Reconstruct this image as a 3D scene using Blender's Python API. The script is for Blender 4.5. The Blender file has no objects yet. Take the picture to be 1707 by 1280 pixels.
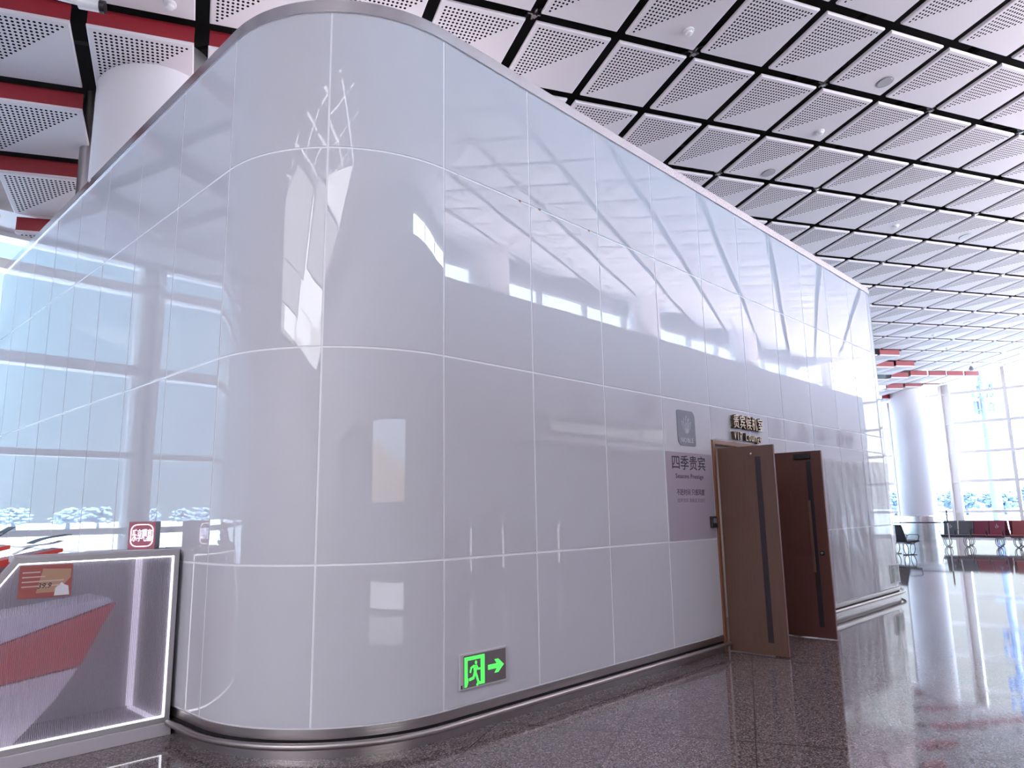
import bpy, bmesh, math, random
from mathutils import Vector, Matrix
PI = math.pi
SC = bpy.context.scene
COL = SC.collection
random.seed(7)

# ------------------------------------------------------------------ camera
F_PX = 1197.05
CAM = Vector((-3.465, -4.028, 1.538))
yaw, pitch, roll = math.radians(43.8014), math.radians(10.0526), math.radians(-0.94)
fwd = Vector((math.cos(pitch)*math.cos(yaw), math.cos(pitch)*math.sin(yaw), math.sin(pitch)))
rt0 = fwd.cross(Vector((0, 0, 1))).normalized()
up0 = rt0.cross(fwd)
rt = math.cos(roll)*rt0 + math.sin(roll)*up0
up = -math.sin(roll)*rt0 + math.cos(roll)*up0
cd = bpy.data.cameras.new('camera'); cam = bpy.data.objects.new('camera', cd); COL.objects.link(cam)
cam.matrix_world = Matrix(((rt.x, up.x, -fwd.x, CAM.x), (rt.y, up.y, -fwd.y, CAM.y), (rt.z, up.z, -fwd.z, CAM.z), (0, 0, 0, 1)))
cd.sensor_fit = 'HORIZONTAL'; cd.sensor_width = 36.0; cd.lens = F_PX/1707*36.0
cd.clip_start = 0.05; cd.clip_end = 2000
SC.camera = cam

# ------------------------------------------------------------------ world, lights, exposure
SKY_STRENGTH = 1.2
SUN_GLOW = 62.0
SUN_POWER = 14.0
EXPOSURE = 0.44
w = bpy.data.worlds.new('sky'); SC.world = w; w.use_nodes = True
nt = w.node_tree; nt.nodes.clear()
wo = nt.nodes.new('ShaderNodeOutputWorld'); bg = nt.nodes.new('ShaderNodeBackground')
tc = nt.nodes.new('ShaderNodeTexCoord'); sp = nt.nodes.new('ShaderNodeSeparateXYZ')
cr = nt.nodes.new('ShaderNodeValToRGB')
nt.links.new(tc.outputs['Generated'], sp.inputs[0]); nt.links.new(sp.outputs['Z'], cr.inputs[0])
e = cr.color_ramp.elements
e[0].position = 0.0; e[0].color = (0.62, 0.80, 1.0, 1)
e[1].position = 0.75; e[1].color = (0.42, 0.66, 1.0, 1)
m_ = cr.color_ramp.elements.new(0.22); m_.color = (0.48, 0.74, 1.0, 1)
SUN_DIR = Vector((0.15, -0.60, 0.78)).normalized()
dp = nt.nodes.new('ShaderNodeVectorMath'); dp.operation = 'DOT_PRODUCT'; dp.inputs[1].default_value = SUN_DIR
nt.links.new(tc.outputs['Generated'], dp.inputs[0])
mx0 = nt.nodes.new('ShaderNodeMath'); mx0.operation = 'MAXIMUM'; mx0.inputs[1].default_value = 0.0; nt.links.new(dp.outputs['Value'], mx0.inputs[0])
pw = nt.nodes.new('ShaderNodeMath'); pw.operation = 'POWER'; pw.inputs[1].default_value = 3.2; nt.links.new(mx0.outputs[0], pw.inputs[0])
ml = nt.nodes.new('ShaderNodeMath'); ml.operation = 'MULTIPLY_ADD'; ml.inputs[1].default_value = SUN_GLOW; ml.inputs[2].default_value = SKY_STRENGTH; nt.links.new(pw.outputs[0], ml.inputs[0])
mxe = nt.nodes.new('ShaderNodeMath'); mxe.operation = 'MAXIMUM'; mxe.inputs[1].default_value = 0.0; nt.links.new(sp.outputs['X'], mxe.inputs[0])
mce = nt.nodes.new('ShaderNodeMix'); mce.data_type = 'RGBA'; nt.links.new(mxe.outputs[0], mce.inputs['Factor']); nt.links.new(cr.outputs[0], mce.inputs['A']); mce.inputs['B'].default_value = (0.80, 0.82, 0.90, 1)
nt.links.new(mce.outputs['Result'], bg.inputs[0]); nt.links.new(ml.outputs[0], bg.inputs[1])
nt.links.new(bg.outputs[0], wo.inputs[0])
SC.view_settings.view_transform = 'Standard'
SC.view_settings.look = 'None'
SC.view_settings.exposure = EXPOSURE
SC.view_settings.gamma = 1.0
SC.view_settings.use_curve_mapping = False
cy = SC.cycles
cy.max_bounces = 10; cy.diffuse_bounces = 5; cy.glossy_bounces = 5; cy.transparent_max_bounces = 16
cy.sample_clamp_indirect = 6.0; cy.caustics_reflective = False; cy.caustics_refractive = False

sl = bpy.data.lights.new('sun', 'SUN'); sl.energy = SUN_POWER; sl.angle = 0.03; sl.color = (1.0, 0.96, 0.9)
so = bpy.data.objects.new('sun', sl); COL.objects.link(so); so.rotation_euler = SUN_DIR.to_track_quat('Z', 'Y').to_euler(); so.location = (0, -20, 30)
def fill_light(name, loc, rot, sx, sy, power, col):
    l = bpy.data.lights.new(name, 'AREA'); l.shape = 'RECTANGLE'; l.size = sx; l.size_y = sy; l.energy = power; l.color = col
    o = bpy.data.objects.new(name, l); COL.objects.link(o); o.location = loc; o.rotation_euler = rot
    return o
# added fill lights, out of view behind the shop parapet and on the lounge roof
fill_light('shop_roof_fill', (-6.0, -9.0, 6.99), (PI-0.6, 0, 0), 22.0, 0.5, 300, (1.0, 0.92, 0.95))
fill_light('shop_roof_fill_far', (21.0, -9.0, 6.99), (PI-0.75, 0, 0), 28.0, 0.5, 3300, (1.0, 0.92, 0.96))
fill_light('lounge_roof_fill', (1.6, 5.2, 5.46), (PI, 0, 0), 2.8, 6.6, 75, (1.0, 0.92, 0.95))
FILL_PANELS = [(x, y) for y in (-4.6, -0.8) for x in (-16.2, -12.9, -9.6)]
for x, y in FILL_PANELS: fill_light('west_panel_fill', (x, y, 7.2), (0.12, -0.30, 0), 3.0, 3.2, 78, (0.95, 0.96, 1.0))  # added fill light over the unseen west end of the hall
sl = bpy.data.lights.new('sun', 'SUN'); sl.energy = SUN_POWER; sl.angle = 0.03; sl.color = (1.0, 0.96, 0.9)
so = bpy.data.objects.new('sun', sl); COL.objects.link(so); so.rotation_euler = SUN_DIR.to_track_quat('Z', 'Y').to_euler(); so.location = (0, -20, 30)
def fill_light(name, loc, rot, sx, sy, power, col):
    l = bpy.data.lights.new(name, 'AREA'); l.shape = 'RECTANGLE'; l.size = sx; l.size_y = sy; l.energy = power; l.color = col
    o = bpy.data.objects.new(name, l); COL.objects.link(o); o.location = loc; o.rotation_euler = rot
    return o
# unseen area lights added to brighten the hall from parapet, lounge roof and west
fill_light('shop_roof_fill', (-6.0, -9.0, 6.99), (PI-0.6, 0, 0), 22.0, 0.5, 300, (1.0, 0.92, 0.95))
fill_light('shop_roof_fill_far', (21.0, -9.0, 6.99), (PI-0.75, 0, 0), 28.0, 0.5, 3300, (1.0, 0.92, 0.96))
fill_light('lounge_roof_fill', (1.6, 5.2, 5.46), (PI, 0, 0), 2.8, 6.6, 75, (1.0, 0.92, 0.95))
fill_light('west_ceiling_fill', (-10.4, -3.4, 7.75), (0.12, -0.30, 0), 11.0, 7.0, 1250, (0.95, 0.96, 1.0))  # broad fill light added to brighten the glass walls; no roof opening is built
def portal(name, loc, rot, sx, sy):
    l = bpy.data.lights.new(name, 'AREA'); l.shape = 'RECTANGLE'; l.size = sx; l.size_y = sy
    l.cycles.is_portal = True
    o = bpy.data.objects.new(name, l); COL.objects.link(o); o.location = loc; o.rotation_euler = rot
    return o
# daylight comes in through the three glass walls
portal('daylight_east', (36.0, 0.5, 4.3), (0, PI/2, 0), 8.6, 18.0)
portal('daylight_north', (8.8, 9.7, 3.1), (-PI/2, 0, 0), 53.0, 6.1)
portal('daylight_south', (8.8, -11.9, 8.0), (PI/2, 0, 0), 53.0, 2.3)

# ------------------------------------------------------------------ material helpers
def pmat(name, col, rough=0.5, metal=0.0, emit=None, estr=0.0, spec=0.5):
    m = bpy.data.materials.new(name); m.use_nodes = True
    b = m.node_tree.nodes['Principled BSDF']
    b.inputs['Base Color'].default_value = (*col, 1); b.inputs['Roughness'].default_value = rough
    b.inputs['Metallic'].default_value = metal; b.inputs['Specular IOR Level'].default_value = spec
    if emit:
        b.inputs['Emission Color'].default_value = (*emit, 1); b.inputs['Emission Strength'].default_value = estr
    return m
def N(m, t, **kw):
    n = m.node_tree.nodes.new(t)
    for k, v in kw.items(): setattr(n, k, v)
    return n
def L(m, a, b): m.node_tree.links.new(a, b)
def P(m): return m.node_tree.nodes['Principled BSDF']
def math_(m, op, a, b=None, c=None):
    n = N(m, 'ShaderNodeMath', operation=op)
    for i, v in enumerate((a, b, c)):
        if v is None: continue
        if isinstance(v, (int, float)): n.inputs[i].default_value = v
        else: L(m, v, n.inputs[i])
    return n.outputs[0]
def mixc(m, fac, a, b):
    n = N(m, 'ShaderNodeMix', data_type='RGBA')
    for s, v in ((n.inputs['Factor'], fac), (n.inputs['A'], a), (n.inputs['B'], b)):
        if isinstance(v, (int, float)): s.default_value = v
        elif isinstance(v, tuple): s.default_value = (*v, 1)
        else: L(m, v, s)
    return n.outputs['Result']
def bump(m, h, strength, dist):
    b = N(m, 'ShaderNodeBump'); b.inputs['Strength'].default_value = strength; b.inputs['Distance'].default_value = dist
    L(m, h, b.inputs['Height']); L(m, b.outputs[0], P(m).inputs['Normal']); return b
def noise(m, scale, detail=2.0, vec=None, stretch=None):
    n = N(m, 'ShaderNodeTexNoise'); n.inputs['Scale'].default_value = scale; n.inputs['Detail'].default_value = detail
    if vec is None:
        g = N(m, 'ShaderNodeNewGeometry'); vec = g.outputs['Position']
    if stretch:
        mp = N(m, 'ShaderNodeMapping'); mp.inputs['Scale'].default_value = stretch; L(m, vec, mp.inputs['Vector']); vec = mp.outputs[0]
    L(m, vec, n.inputs['Vector']); return n.outputs['Fac']
M = {}
# white back-painted glass of the lounge walls, faintly wavy
m = pmat('white_glass', (0.57, 0.56, 0.61), 0.0); M['glass'] = m
h1 = noise(m, 1.1, 1.0, stretch=(1, 1, 0.45)); bump(m, h1, 1.0, 0.0014)
P(m).inputs['IOR'].default_value = 1.52
M['joint'] = pmat('pale_joint_sealant', (0.86, 0.85, 0.90), 0.5)
def steel(name, col, rough, s):
    m = pmat(name, col, rough, 1.0)
    h = noise(m, 3.0, 4.0, stretch=s); bump(m, h, 0.12, 0.01); return m
M['steel'] = steel('brushed_steel', (0.46, 0.42, 0.42), 0.28, (1, 1, 60))
M['steel_bright'] = steel('satin_steel', (0.72, 0.68, 0.70), 0.26, (1, 1, 30))
M['steel_rail'] = steel('matt_steel', (0.40, 0.36, 0.355), 0.42, (1, 1, 30))
M['dark_steel'] = pmat('dark_steel', (0.035, 0.028, 0.03), 0.5, 0.6)
M['gap'] = pmat('black_gap', (0.012, 0.01, 0.012), 0.7)
M['white'] = pmat('white_paint', (0.78, 0.75, 0.77), 0.55)
M['column'] = pmat('white_column_coating', (0.74, 0.69, 0.72), 0.42)
M['frame'] = pmat('pale_window_frame', (0.86, 0.81, 0.79), 0.4)
M['red'] = pmat('red_paint', (0.27, 0.010, 0.02), 0.5)
M['deck'] = pmat('black_roof_deck', (0.012, 0.010, 0.011), 0.9)
M['wall'] = pmat('grey_white_wall', (0.62, 0.60, 0.61), 0.6)
M['shop_glass'] = pmat('dark_shop_glass', (0.22, 0.21, 0.22), 0.15)
M['signboard'] = pmat('grey_signboard', (0.34, 0.32, 0.33), 0.4)
M['grey_fit'] = pmat('grey_fitting', (0.22, 0.20, 0.22), 0.5)
M['black'] = pmat('black_plastic', (0.012, 0.012, 0.014), 0.35)
M['white_plastic'] = pmat('white_plastic', (0.8, 0.78, 0.8), 0.35)
M['letter_white'] = pmat('lit_white_lettering', (0.9, 0.9, 0.9), 0.4, emit=(1, 1, 1), estr=0.9)
M['led'] = pmat('white_led_strip', (1, 1, 1), 0.4, emit=(0.95, 0.95, 1.0), estr=2.2)
# ceiling panel: white sheet, perforated in one triangular half
def panel_mat():
    m = pmat('perforated_white_panel', (0.74, 0.69, 0.72), 0.62)
    uv = N(m, 'ShaderNodeUVMap'); s = N(m, 'ShaderNodeSeparateXYZ'); L(m, uv.outputs[0], s.inputs[0])
    u, v = s.outputs[0], s.outputs[1]; n = 21.0
    fu = math_(m, 'SUBTRACT', math_(m, 'FRACT', math_(m, 'MULTIPLY', u, n)), 0.5)
    fv = math_(m, 'SUBTRACT', math_(m, 'FRACT', math_(m, 'MULTIPLY', v, n)), 0.5)
    r2 = math_(m, 'ADD', math_(m, 'MULTIPLY', fu, fu), math_(m, 'MULTIPLY', fv, fv))
    hole = math_(m, 'LESS_THAN', r2, 0.30*0.30)
    cu = math_(m, 'FLOOR', math_(m, 'MULTIPLY', u, n)); cv = math_(m, 'FLOOR', math_(m, 'MULTIPLY', v, n))
    tri = math_(m, 'LESS_THAN', math_(m, 'ADD', cu, cv), 20.5)
    mu = math_(m, 'MULTIPLY', math_(m, 'GREATER_THAN', cu, 0.5), math_(m, 'GREATER_THAN', cv, 0.5))
    fac = math_(m, 'MULTIPLY', math_(m, 'MULTIPLY', hole, tri), mu)
    col = mixc(m, fac, (0.74, 0.69, 0.72), (0.012, 0.010, 0.012)); L(m, col, P(m).inputs['Base Color'])
    L(m, math_(m, 'MULTIPLY', math_(m, 'SUBTRACT', 1.0, fac), 0.5), P(m).inputs['Specular IOR Level'])
    return m
M['panel'] = panel_mat()
# polished speckled granite with thin joints, turned 26 degrees
def floor_mat():
    m = pmat('polished_granite', (0.1, 0.09, 0.09), 0.06)
    g = N(m, 'ShaderNodeNewGeometry'); pos = g.outputs['Position']
    v = N(m, 'ShaderNodeTexVoronoi'); v.inputs['Scale'].default_value = 120; L(m, pos, v.inputs['Vector'])
    s = N(m, 'ShaderNodeSeparateColor'); L(m, v.outputs['Color'], s.inputs[0])
    c = N(m, 'ShaderNodeValToRGB'); L(m, s.outputs[0], c.inputs[0]); el = c.color_ramp.elements
    el[0].position = 0.0; el[0].color = (0.038, 0.029, 0.032, 1)
    el[1].position = 1.0; el[1].color = (0.36, 0.295, 0.30, 1)
    k = el.new(0.45); k.color = (0.115, 0.09, 0.094, 1)
    k = el.new(0.75); k.color = (0.21, 0.172, 0.176, 1)
    nz = noise(m, 0.9, 3.0, pos)
    tone = mixc(m, math_(m, 'MULTIPLY', nz, 0.35), c.outputs[0], (0.125, 0.102, 0.106))
    mp = N(m, 'ShaderNodeMapping', vector_type='TEXTURE'); mp.inputs['Location'].default_value = (0.926, -0.812, 0)
    mp.inputs['Rotation'].default_value = (0, 0, math.radians(26.2)); L(m, pos, mp.inputs['Vector'])
    q = N(m, 'ShaderNodeSeparateXYZ'); L(m, mp.outputs[0], q.inputs[0])
    def line(o, pitch, hw=0.0036):
        f = math_(m, 'FRACT', math_(m, 'ADD', math_(m, 'DIVIDE', o, pitch), 0.5))
        return math_(m, 'LESS_THAN', math_(m, 'ABSOLUTE', math_(m, 'SUBTRACT', f, 0.5)), hw/pitch)
    ln = math_(m, 'MAXIMUM', line(q.outputs[1], 0.906), line(q.outputs[0], 2.72, 0.0075))
    L(m, mixc(m, ln, tone, (0.02, 0.017, 0.018)), P(m).inputs['Base Color'])
    P(m).inputs['IOR'].default_value = 1.62
    L(m, math_(m, 'ADD', math_(m, 'MULTIPLY', nz, 0.03), 0.03), P(m).inputs['Roughness'])
    h = noise(m, 2.2, 2.0, pos); bump(m, h, 0.3, 0.0012)
    return m
M['floor'] = floor_mat()
def pane_mat(name, tint, gl=0.06):
    m = bpy.data.materials.new(name); m.use_nodes = True; t = m.node_tree; t.nodes.clear()
    o = N(m, 'ShaderNodeOutputMaterial'); mx = N(m, 'ShaderNodeMixShader'); tr = N(m, 'ShaderNodeBsdfTransparent'); g = N(m, 'ShaderNodeBsdfGlossy')
    tr.inputs[0].default_value = (*tint, 1); g.inputs['Roughness'].default_value = 0.0; g.inputs[0].default_value = (1, 1, 1, 1)
    fr = N(m, 'ShaderNodeFresnel'); fr.inputs[0].default_value = 1.45
    L(m, math_(m, 'MULTIPLY', fr.outputs[0], gl/0.034*0.6), mx.inputs[0]); L(m, tr.outputs[0], mx.inputs[1]); L(m, g.outputs[0], mx.inputs[2]); L(m, mx.outputs[0], o.inputs[0])
    return m
M['pane'] = pane_mat('clear_pane', (0.93, 0.97, 0.97), 0.034)
def wood(name, a, b_):
    m = pmat(name, a, 0.38)
    tcn = N(m, 'ShaderNodeTexCoord')
    f = noise(m, 9.0, 4.0, tcn.outputs['Object'], (7, 9, 0.25))
    L(m, mixc(m, f, a, b_), P(m).inputs['Base Color']); return m
M['wood_l'] = wood('brown_wood_veneer', (0.088, 0.044, 0.031), (0.145, 0.078, 0.053))
M['wood_r'] = wood('reddish_wood_veneer', (0.075, 0.027, 0.022), (0.115, 0.045, 0.035))
M['wood_edge'] = pmat('dark_red_door_edge', (0.10, 0.025, 0.02), 0.4)
M['wood_trim'] = pmat('orange_brown_trim', (0.20, 0.085, 0.045), 0.4)
M['handle'] = pmat('dark_inset_handle', (0.035, 0.026, 0.034), 0.35, 0.3)
M['bronze'] = pmat('dark_bronze_side', (0.10, 0.065, 0.045), 0.4, 0.5)
M['gold'] = pmat('pale_gold_face', (0.62, 0.50, 0.36), 0.35, 0.6)
M['plaque'] = pmat('grey_blue_plaque', (0.165, 0.165, 0.21), 0.3)
M['plaque_line'] = pmat('pale_plaque_lines', (0.62, 0.62, 0.70), 0.4)
M['poster'] = pmat('lilac_poster_film', (0.41, 0.365, 0.435), 0.12)
M['ink'] = pmat('dark_ink', (0.012, 0.010, 0.02), 0.6)
M['ink_grey'] = pmat('grey_ink', (0.12, 0.10, 0.14), 0.6)
M['exit_dark'] = pmat('grey_exit_plate', (0.15, 0.13, 0.14), 0.4)
M['exit_green'] = pmat('green_exit_symbol', (0.1, 0.9, 0.12), 0.5, emit=(0.10, 0.95, 0.14), estr=0.55)
M['exit_frame'] = pmat('aluminium_exit_frame', (0.62, 0.60, 0.62), 0.35, 0.4)
M['rust'] = pmat('rust_stain', (0.34, 0.19, 0.09), 0.8)
def film():
    m = bpy.data.materials.new('wrinkled_clear_film'); m.use_nodes = True; t = m.node_tree
    b = P(m); b.inputs['Base Color'].default_value = (0.50, 0.48, 0.52, 1); b.inputs['Roughness'].default_value = 0.22
    h = noise(m, 2.2, 4.0, stretch=(2.2, 1, 1.0)); h2 = N(m, 'ShaderNodeTexWave', wave_type='BANDS', bands_direction='DIAGONAL'); h2.inputs['Scale'].default_value = 1.3; h2.inputs['Distortion'].default_value = 9
    g = N(m, 'ShaderNodeNewGeometry'); L(m, g.outputs['Position'], h2.inputs['Vector'])
    bump(m, math_(m, 'ADD', math_(m, 'MULTIPLY', h2.outputs['Fac'], 0.25), h), 0.45, 0.02)
    o = t.nodes['Material Output']; mx = N(m, 'ShaderNodeMixShader'); tr = N(m, 'ShaderNodeBsdfTransparent'); mx.inputs[0].default_value = 0.42
    L(m, tr.outputs[0], mx.inputs[1]); L(m, b.outputs[0], mx.inputs[2]); L(m, mx.outputs[0], o.inputs[0]); return m
M['film'] = film()
def fluted():
    m = bpy.data.materials.new('fluted_clear_sheet'); m.use_nodes = True; t = m.node_tree
    b = P(m); b.inputs['Base Color'].default_value = (0.72, 0.70, 0.78, 1); b.inputs['Roughness'].default_value = 0.2
    g = N(m, 'ShaderNodeNewGeometry'); s = N(m, 'ShaderNodeSeparateXYZ'); L(m, g.outputs['Position'], s.inputs[0])
    rib = math_(m, 'SINE', math_(m, 'MULTIPLY', s.outputs[0], 2*PI/0.011))
    bump(m, rib, 0.6, 0.003)
    o = t.nodes['Material Output']; mx = N(m, 'ShaderNodeMixShader'); tr = N(m, 'ShaderNodeBsdfTransparent'); tr.inputs[0].default_value = (0.92, 0.9, 0.95, 1)
    tl = N(m, 'ShaderNodeBsdfTranslucent'); tl.inputs[0].default_value = (0.75, 0.73, 0.8, 1); m2 = N(m, 'ShaderNodeMixShader'); m2.inputs[0].default_value = 0.5
    L(m, b.outputs[0], m2.inputs[1]); L(m, tl.outputs[0], m2.inputs[2])
    L(m, math_(m, 'ADD', math_(m, 'MULTIPLY', rib, 0.12), 0.24), mx.inputs[0]); L(m, tr.outputs[0], mx.inputs[1]); L(m, m2.outputs[0], mx.inputs[2]); L(m, mx.outputs[0], o.inputs[0]); return m
M['fluted'] = fluted()
M['counter'] = pmat('silver_counter_frame', (0.42, 0.40, 0.42), 0.4, 0.3)
M['counter_base'] = pmat('grey_counter_base', (0.52, 0.48, 0.52), 0.5)
M['red_plastic'] = pmat('red_laminate', (0.58, 0.05, 0.04), 0.35)
M['sign_red'] = pmat('red_light_box_face', (0.30, 0.095, 0.12), 0.4, emit=(0.5, 0.12, 0.2), estr=0.10)
M['neon'] = pmat('white_neon_lettering', (1, 1, 1), 0.4, emit=(0.92, 0.86, 1.0), estr=2.0)
M['neon_blue'] = pmat('blue_white_neon_lettering', (0.8, 0.9, 1), 0.4, emit=(0.55, 0.68, 1.0), estr=1.8)
M['sticker'] = pmat('red_sticker', (0.36, 0.095, 0.085), 0.4)
M['sticker_tan'] = pmat('tan_sticker_print', (0.46, 0.27, 0.18), 0.4)
M['paper'] = pmat('white_paper', (0.74, 0.73, 0.80), 0.6)
M['paper_dark'] = pmat('dark_print_paper', (0.03, 0.03, 0.05), 0.5)
M['pink'] = pmat('pale_print', (0.62, 0.44, 0.42), 0.5)
M['seat_grey'] = pmat('grey_seat_leather', (0.085, 0.085, 0.095), 0.45)
M['seat_red'] = pmat('maroon_seat_leather', (0.17, 0.022, 0.042), 0.45)
M['seat_brick'] = pmat('brick_red_seat_leather', (0.24, 0.045, 0.045), 0.45)
M['seat_black'] = pmat('black_seat_leather', (0.02, 0.014, 0.02), 0.7)
M['chrome'] = pmat('grey_metal_legs', (0.20, 0.19, 0.21), 0.3, 0.8)
M['tree'] = pmat('haze_tinted_foliage', (0.13, 0.17, 0.21), 0.9, spec=0.1)  # aerial haze is put into the leaf colour
M['apron'] = pmat('pale_concrete_apron', (0.42, 0.42, 0.44), 0.9, spec=0.1)
M['tower'] = pmat('grey_blue_mast_paint', (0.13, 0.145, 0.22), 0.6)
def poster_screen():
    m = pmat('lit_picture_panel', (0.5, 0.5, 0.5), 0.3)
    uv = N(m, 'ShaderNodeTexCoord').outputs['Generated']; s = N(m, 'ShaderNodeSeparateXYZ'); L(m, uv, s.inputs[0])
    nz = noise(m, 5.0, 5.0, uv)
    edge = math_(m, 'ADD', math_(m, 'MULTIPLY', s.outputs[0], -0.35), math_(m, 'MULTIPLY', nz, 0.4))
    t = math_(m, 'GREATER_THAN', s.outputs[2], math_(m, 'ADD', edge, 0.55))
    c = mixc(m, t, (0.50, 0.42, 0.28), (0.55, 0.66, 0.78))
    L(m, c, P(m).inputs['Base Color']); L(m, c, P(m).inputs['Emission Color']); P(m).inputs['Emission Strength'].default_value = 3.5
    return m
M['picture'] = poster_screen()

# ------------------------------------------------------------------ mesh helpers
class MB:
    def __init__(s): s.v = []; s.f = []; s.uv = None
    def add(s, vs, fs):
        k = len(s.v); s.v += [tuple(x) for x in vs]; s.f += [tuple(i+k for i in q) for q in fs]; return s
    def box(s, lo, hi, mt=None):
        (a, b, c), (d, e_, f_) = lo, hi
        vs = [Vector(x) for x in ((a, b, c), (d, b, c), (d, e_, c), (a, e_, c), (a, b, f_), (d, b, f_), (d, e_, f_), (a, e_, f_))]
        if mt is not None: vs = [mt @ x for x in vs]
        return s.add(vs, [(0, 3, 2, 1), (4, 5, 6, 7), (0, 1, 5, 4), (1, 2, 6, 5), (2, 3, 7, 6), (3, 0, 4, 7)])
    def bar(s, p, q, w, h=None):
        p, q = Vector(p), Vector(q); d = (q-p); ln = d.length; d.normalize(); h = h or w
        a = d.cross(Vector((0, 0, 1)))
        if a.length < 1e-4: a = Vector((1, 0, 0))
        a.normalize(); b = a.cross(d)
        mt = Matrix((( d.x, a.x, b.x, p.x), (d.y, a.y, b.y, p.y), (d.z, a.z, b.z, p.z), (0, 0, 0, 1)))
        return s.box((0, -w/2, -h/2), (ln, w/2, h/2), mt)
    def tube(s, pts, r, n=12, cap=True):
        pts = [Vector(p) for p in pts]; k0 = len(s.v); rs = r if isinstance(r, (list, tuple)) else [r]*len(pts)
        prev = None
        for i, p in enumerate(pts):
            d = (pts[min(i+1, len(pts)-1)]-pts[max(i-1, 0)]).normalized()
            if prev is None:
                a = d.cross(Vector((0, 0, 1)))
                if a.length < 1e-3: a = d.cross(Vector((1, 0, 0)))
            else: a = prev - d*prev.dot(d)
            a.normalize(); prev = a; b = d.cross(a)
            s.v += [tuple(p+rs[i]*(math.cos(2*PI*j/n)*a+math.sin(2*PI*j/n)*b)) for j in range(n)]
        for i in range(len(pts)-1):
            for j in range(n):
                s.f.append((k0+i*n+j, k0+i*n+(j+1) % n, k0+(i+1)*n+(j+1) % n, k0+(i+1)*n+j))
        if cap: s.f.append(tuple(k0+j for j in reversed(range(n)))); s.f.append(tuple(k0+(len(pts)-1)*n+j for j in range(n)))
        return s
    def lathe(s, c, prof, n=24):
        c = Vector(c); k0 = len(s.v)
        for r, z in prof: s.v += [tuple(c+Vector((r*math.cos(2*PI*j/n), r*math.sin(2*PI*j/n), z))) for j in range(n)]
        for i in range(len(prof)-1):
            for j in range(n): s.f.append((k0+i*n+j, k0+i*n+(j+1) % n, k0+(i+1)*n+(j+1) % n, k0+(i+1)*n+j))
        s.f.append(tuple(k0+j for j in reversed(range(n)))); s.f.append(tuple(k0+(len(prof)-1)*n+j for j in range(n)))
        return s
    def prism(s, poly, fn, d0, d1):
        n = len(poly); return s.add([fn(a, b, d0) for a, b in poly]+[fn(a, b, d1) for a, b in poly],
            [tuple(range(n-1, -1, -1)), tuple(range(n, 2*n))]+[(i, (i+1) % n, n+(i+1) % n, n+i) for i in range(n)])
    def sheet(s, fn, nu, nv):
        k = len(s.v); s.v += [tuple(fn(i/nu, j/nv)) for j in range(nv+1) for i in range(nu+1)]
        for j in range(nv):
            for i in range(nu):
                a = k+j*(nu+1)+i; s.f.append((a, a+1, a+nu+2, a+nu+1))
        return s
    def build(s, name, m, parent=None, bevel=0.0, smooth=False, loc=None):
        me = bpy.data.meshes.new(name); bm = bmesh.new()
        vs = [bm.verts.new(x) for x in s.v]
        for q in s.f:
            try: bm.faces.new([vs[i] for i in q])
            except ValueError: pass
        bmesh.ops.recalc_face_normals(bm, faces=bm.faces)
        if bevel:
            ed = [e_ for e_ in bm.edges if len(e_.link_faces) == 2 and e_.calc_face_angle(0) > 0.6]
            bmesh.ops.bevel(bm, geom=ed, offset=bevel, segments=2, affect='EDGES', profile=0.5)
        if smooth:
            for f_ in bm.faces: f_.smooth = True
            for e_ in bm.edges:
                if len(e_.link_faces) == 2 and e_.calc_face_angle(0) > 0.7: e_.smooth = False
        if loc is not None: bmesh.ops.translate(bm, verts=bm.verts, vec=-Vector(loc))
        bm.to_mesh(me); bm.free(); me.materials.append(m)
        o = bpy.data.objects.new(name, me); COL.objects.link(o)
        if parent: o.parent = parent
        if loc is not None: o.location = loc
        return o
def tag(o, label, cat, group=None):
    o['label'] = label; o['category'] = cat
    if group: o['group'] = group
    return o
def thing(name, label, cat, loc=(0, 0, 0), group=None):
    o = bpy.data.objects.new(name, None); COL.objects.link(o); o.location = loc; o.empty_display_size = 0.2
    return tag(o, label, cat, group)
def struct(o): o['kind'] = 'structure'; return o
def copy_tree(o, loc=None, parent=None):
    kids = [c for c in COL.objects if c.parent == o]
    c = o.copy(); COL.objects.link(c)
    if parent: c.parent = parent
    if loc is not None: c.location = loc
    for k in kids: copy_tree(k, None, c)
    return c
def shift(o, d):      # turn world-built child coordinates into parent-local ones
    o.location = Vector(o.location)-Vector(d); return o
def text_bm(body, height, depth, fn, width=None, spacing=1.0, bold=0.0):
    """solid letters; fn(u, v, d) -> point, u to the right, v up, d towards the viewer"""
    c = bpy.data.curves.new('lettering', 'FONT'); c.body = body; c.size = 1.0; c.extrude = 0.5; c.space_character = spacing; c.resolution_u = 3; c.offset = bold
    o = bpy.data.objects.new('lettering', c); COL.objects.link(o)
    dg = bpy.context.evaluated_depsgraph_get(); me = bpy.data.meshes.new_from_object(o.evaluated_get(dg))
    xs = [v.co.x for v in me.vertices]; ys = [v.co.y for v in me.vertices]
    x0, x1, y0, y1 = min(xs), max(xs), min(ys), max(ys)
    sy = height/(y1-y0); sx = sy if width is None else width/(x1-x0)
    mb = MB(); mb.add([fn((v.co.x-x0)*sx, (v.co.y-y0)*sy, (v.co.z+0.5)*depth) for v in me.vertices], [tuple(p.vertices) for p in me.polygons])
    bpy.data.objects.remove(o); bpy.data.curves.remove(c); bpy.data.meshes.remove(me)
    return mb, (x1-x0)*sx

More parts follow.
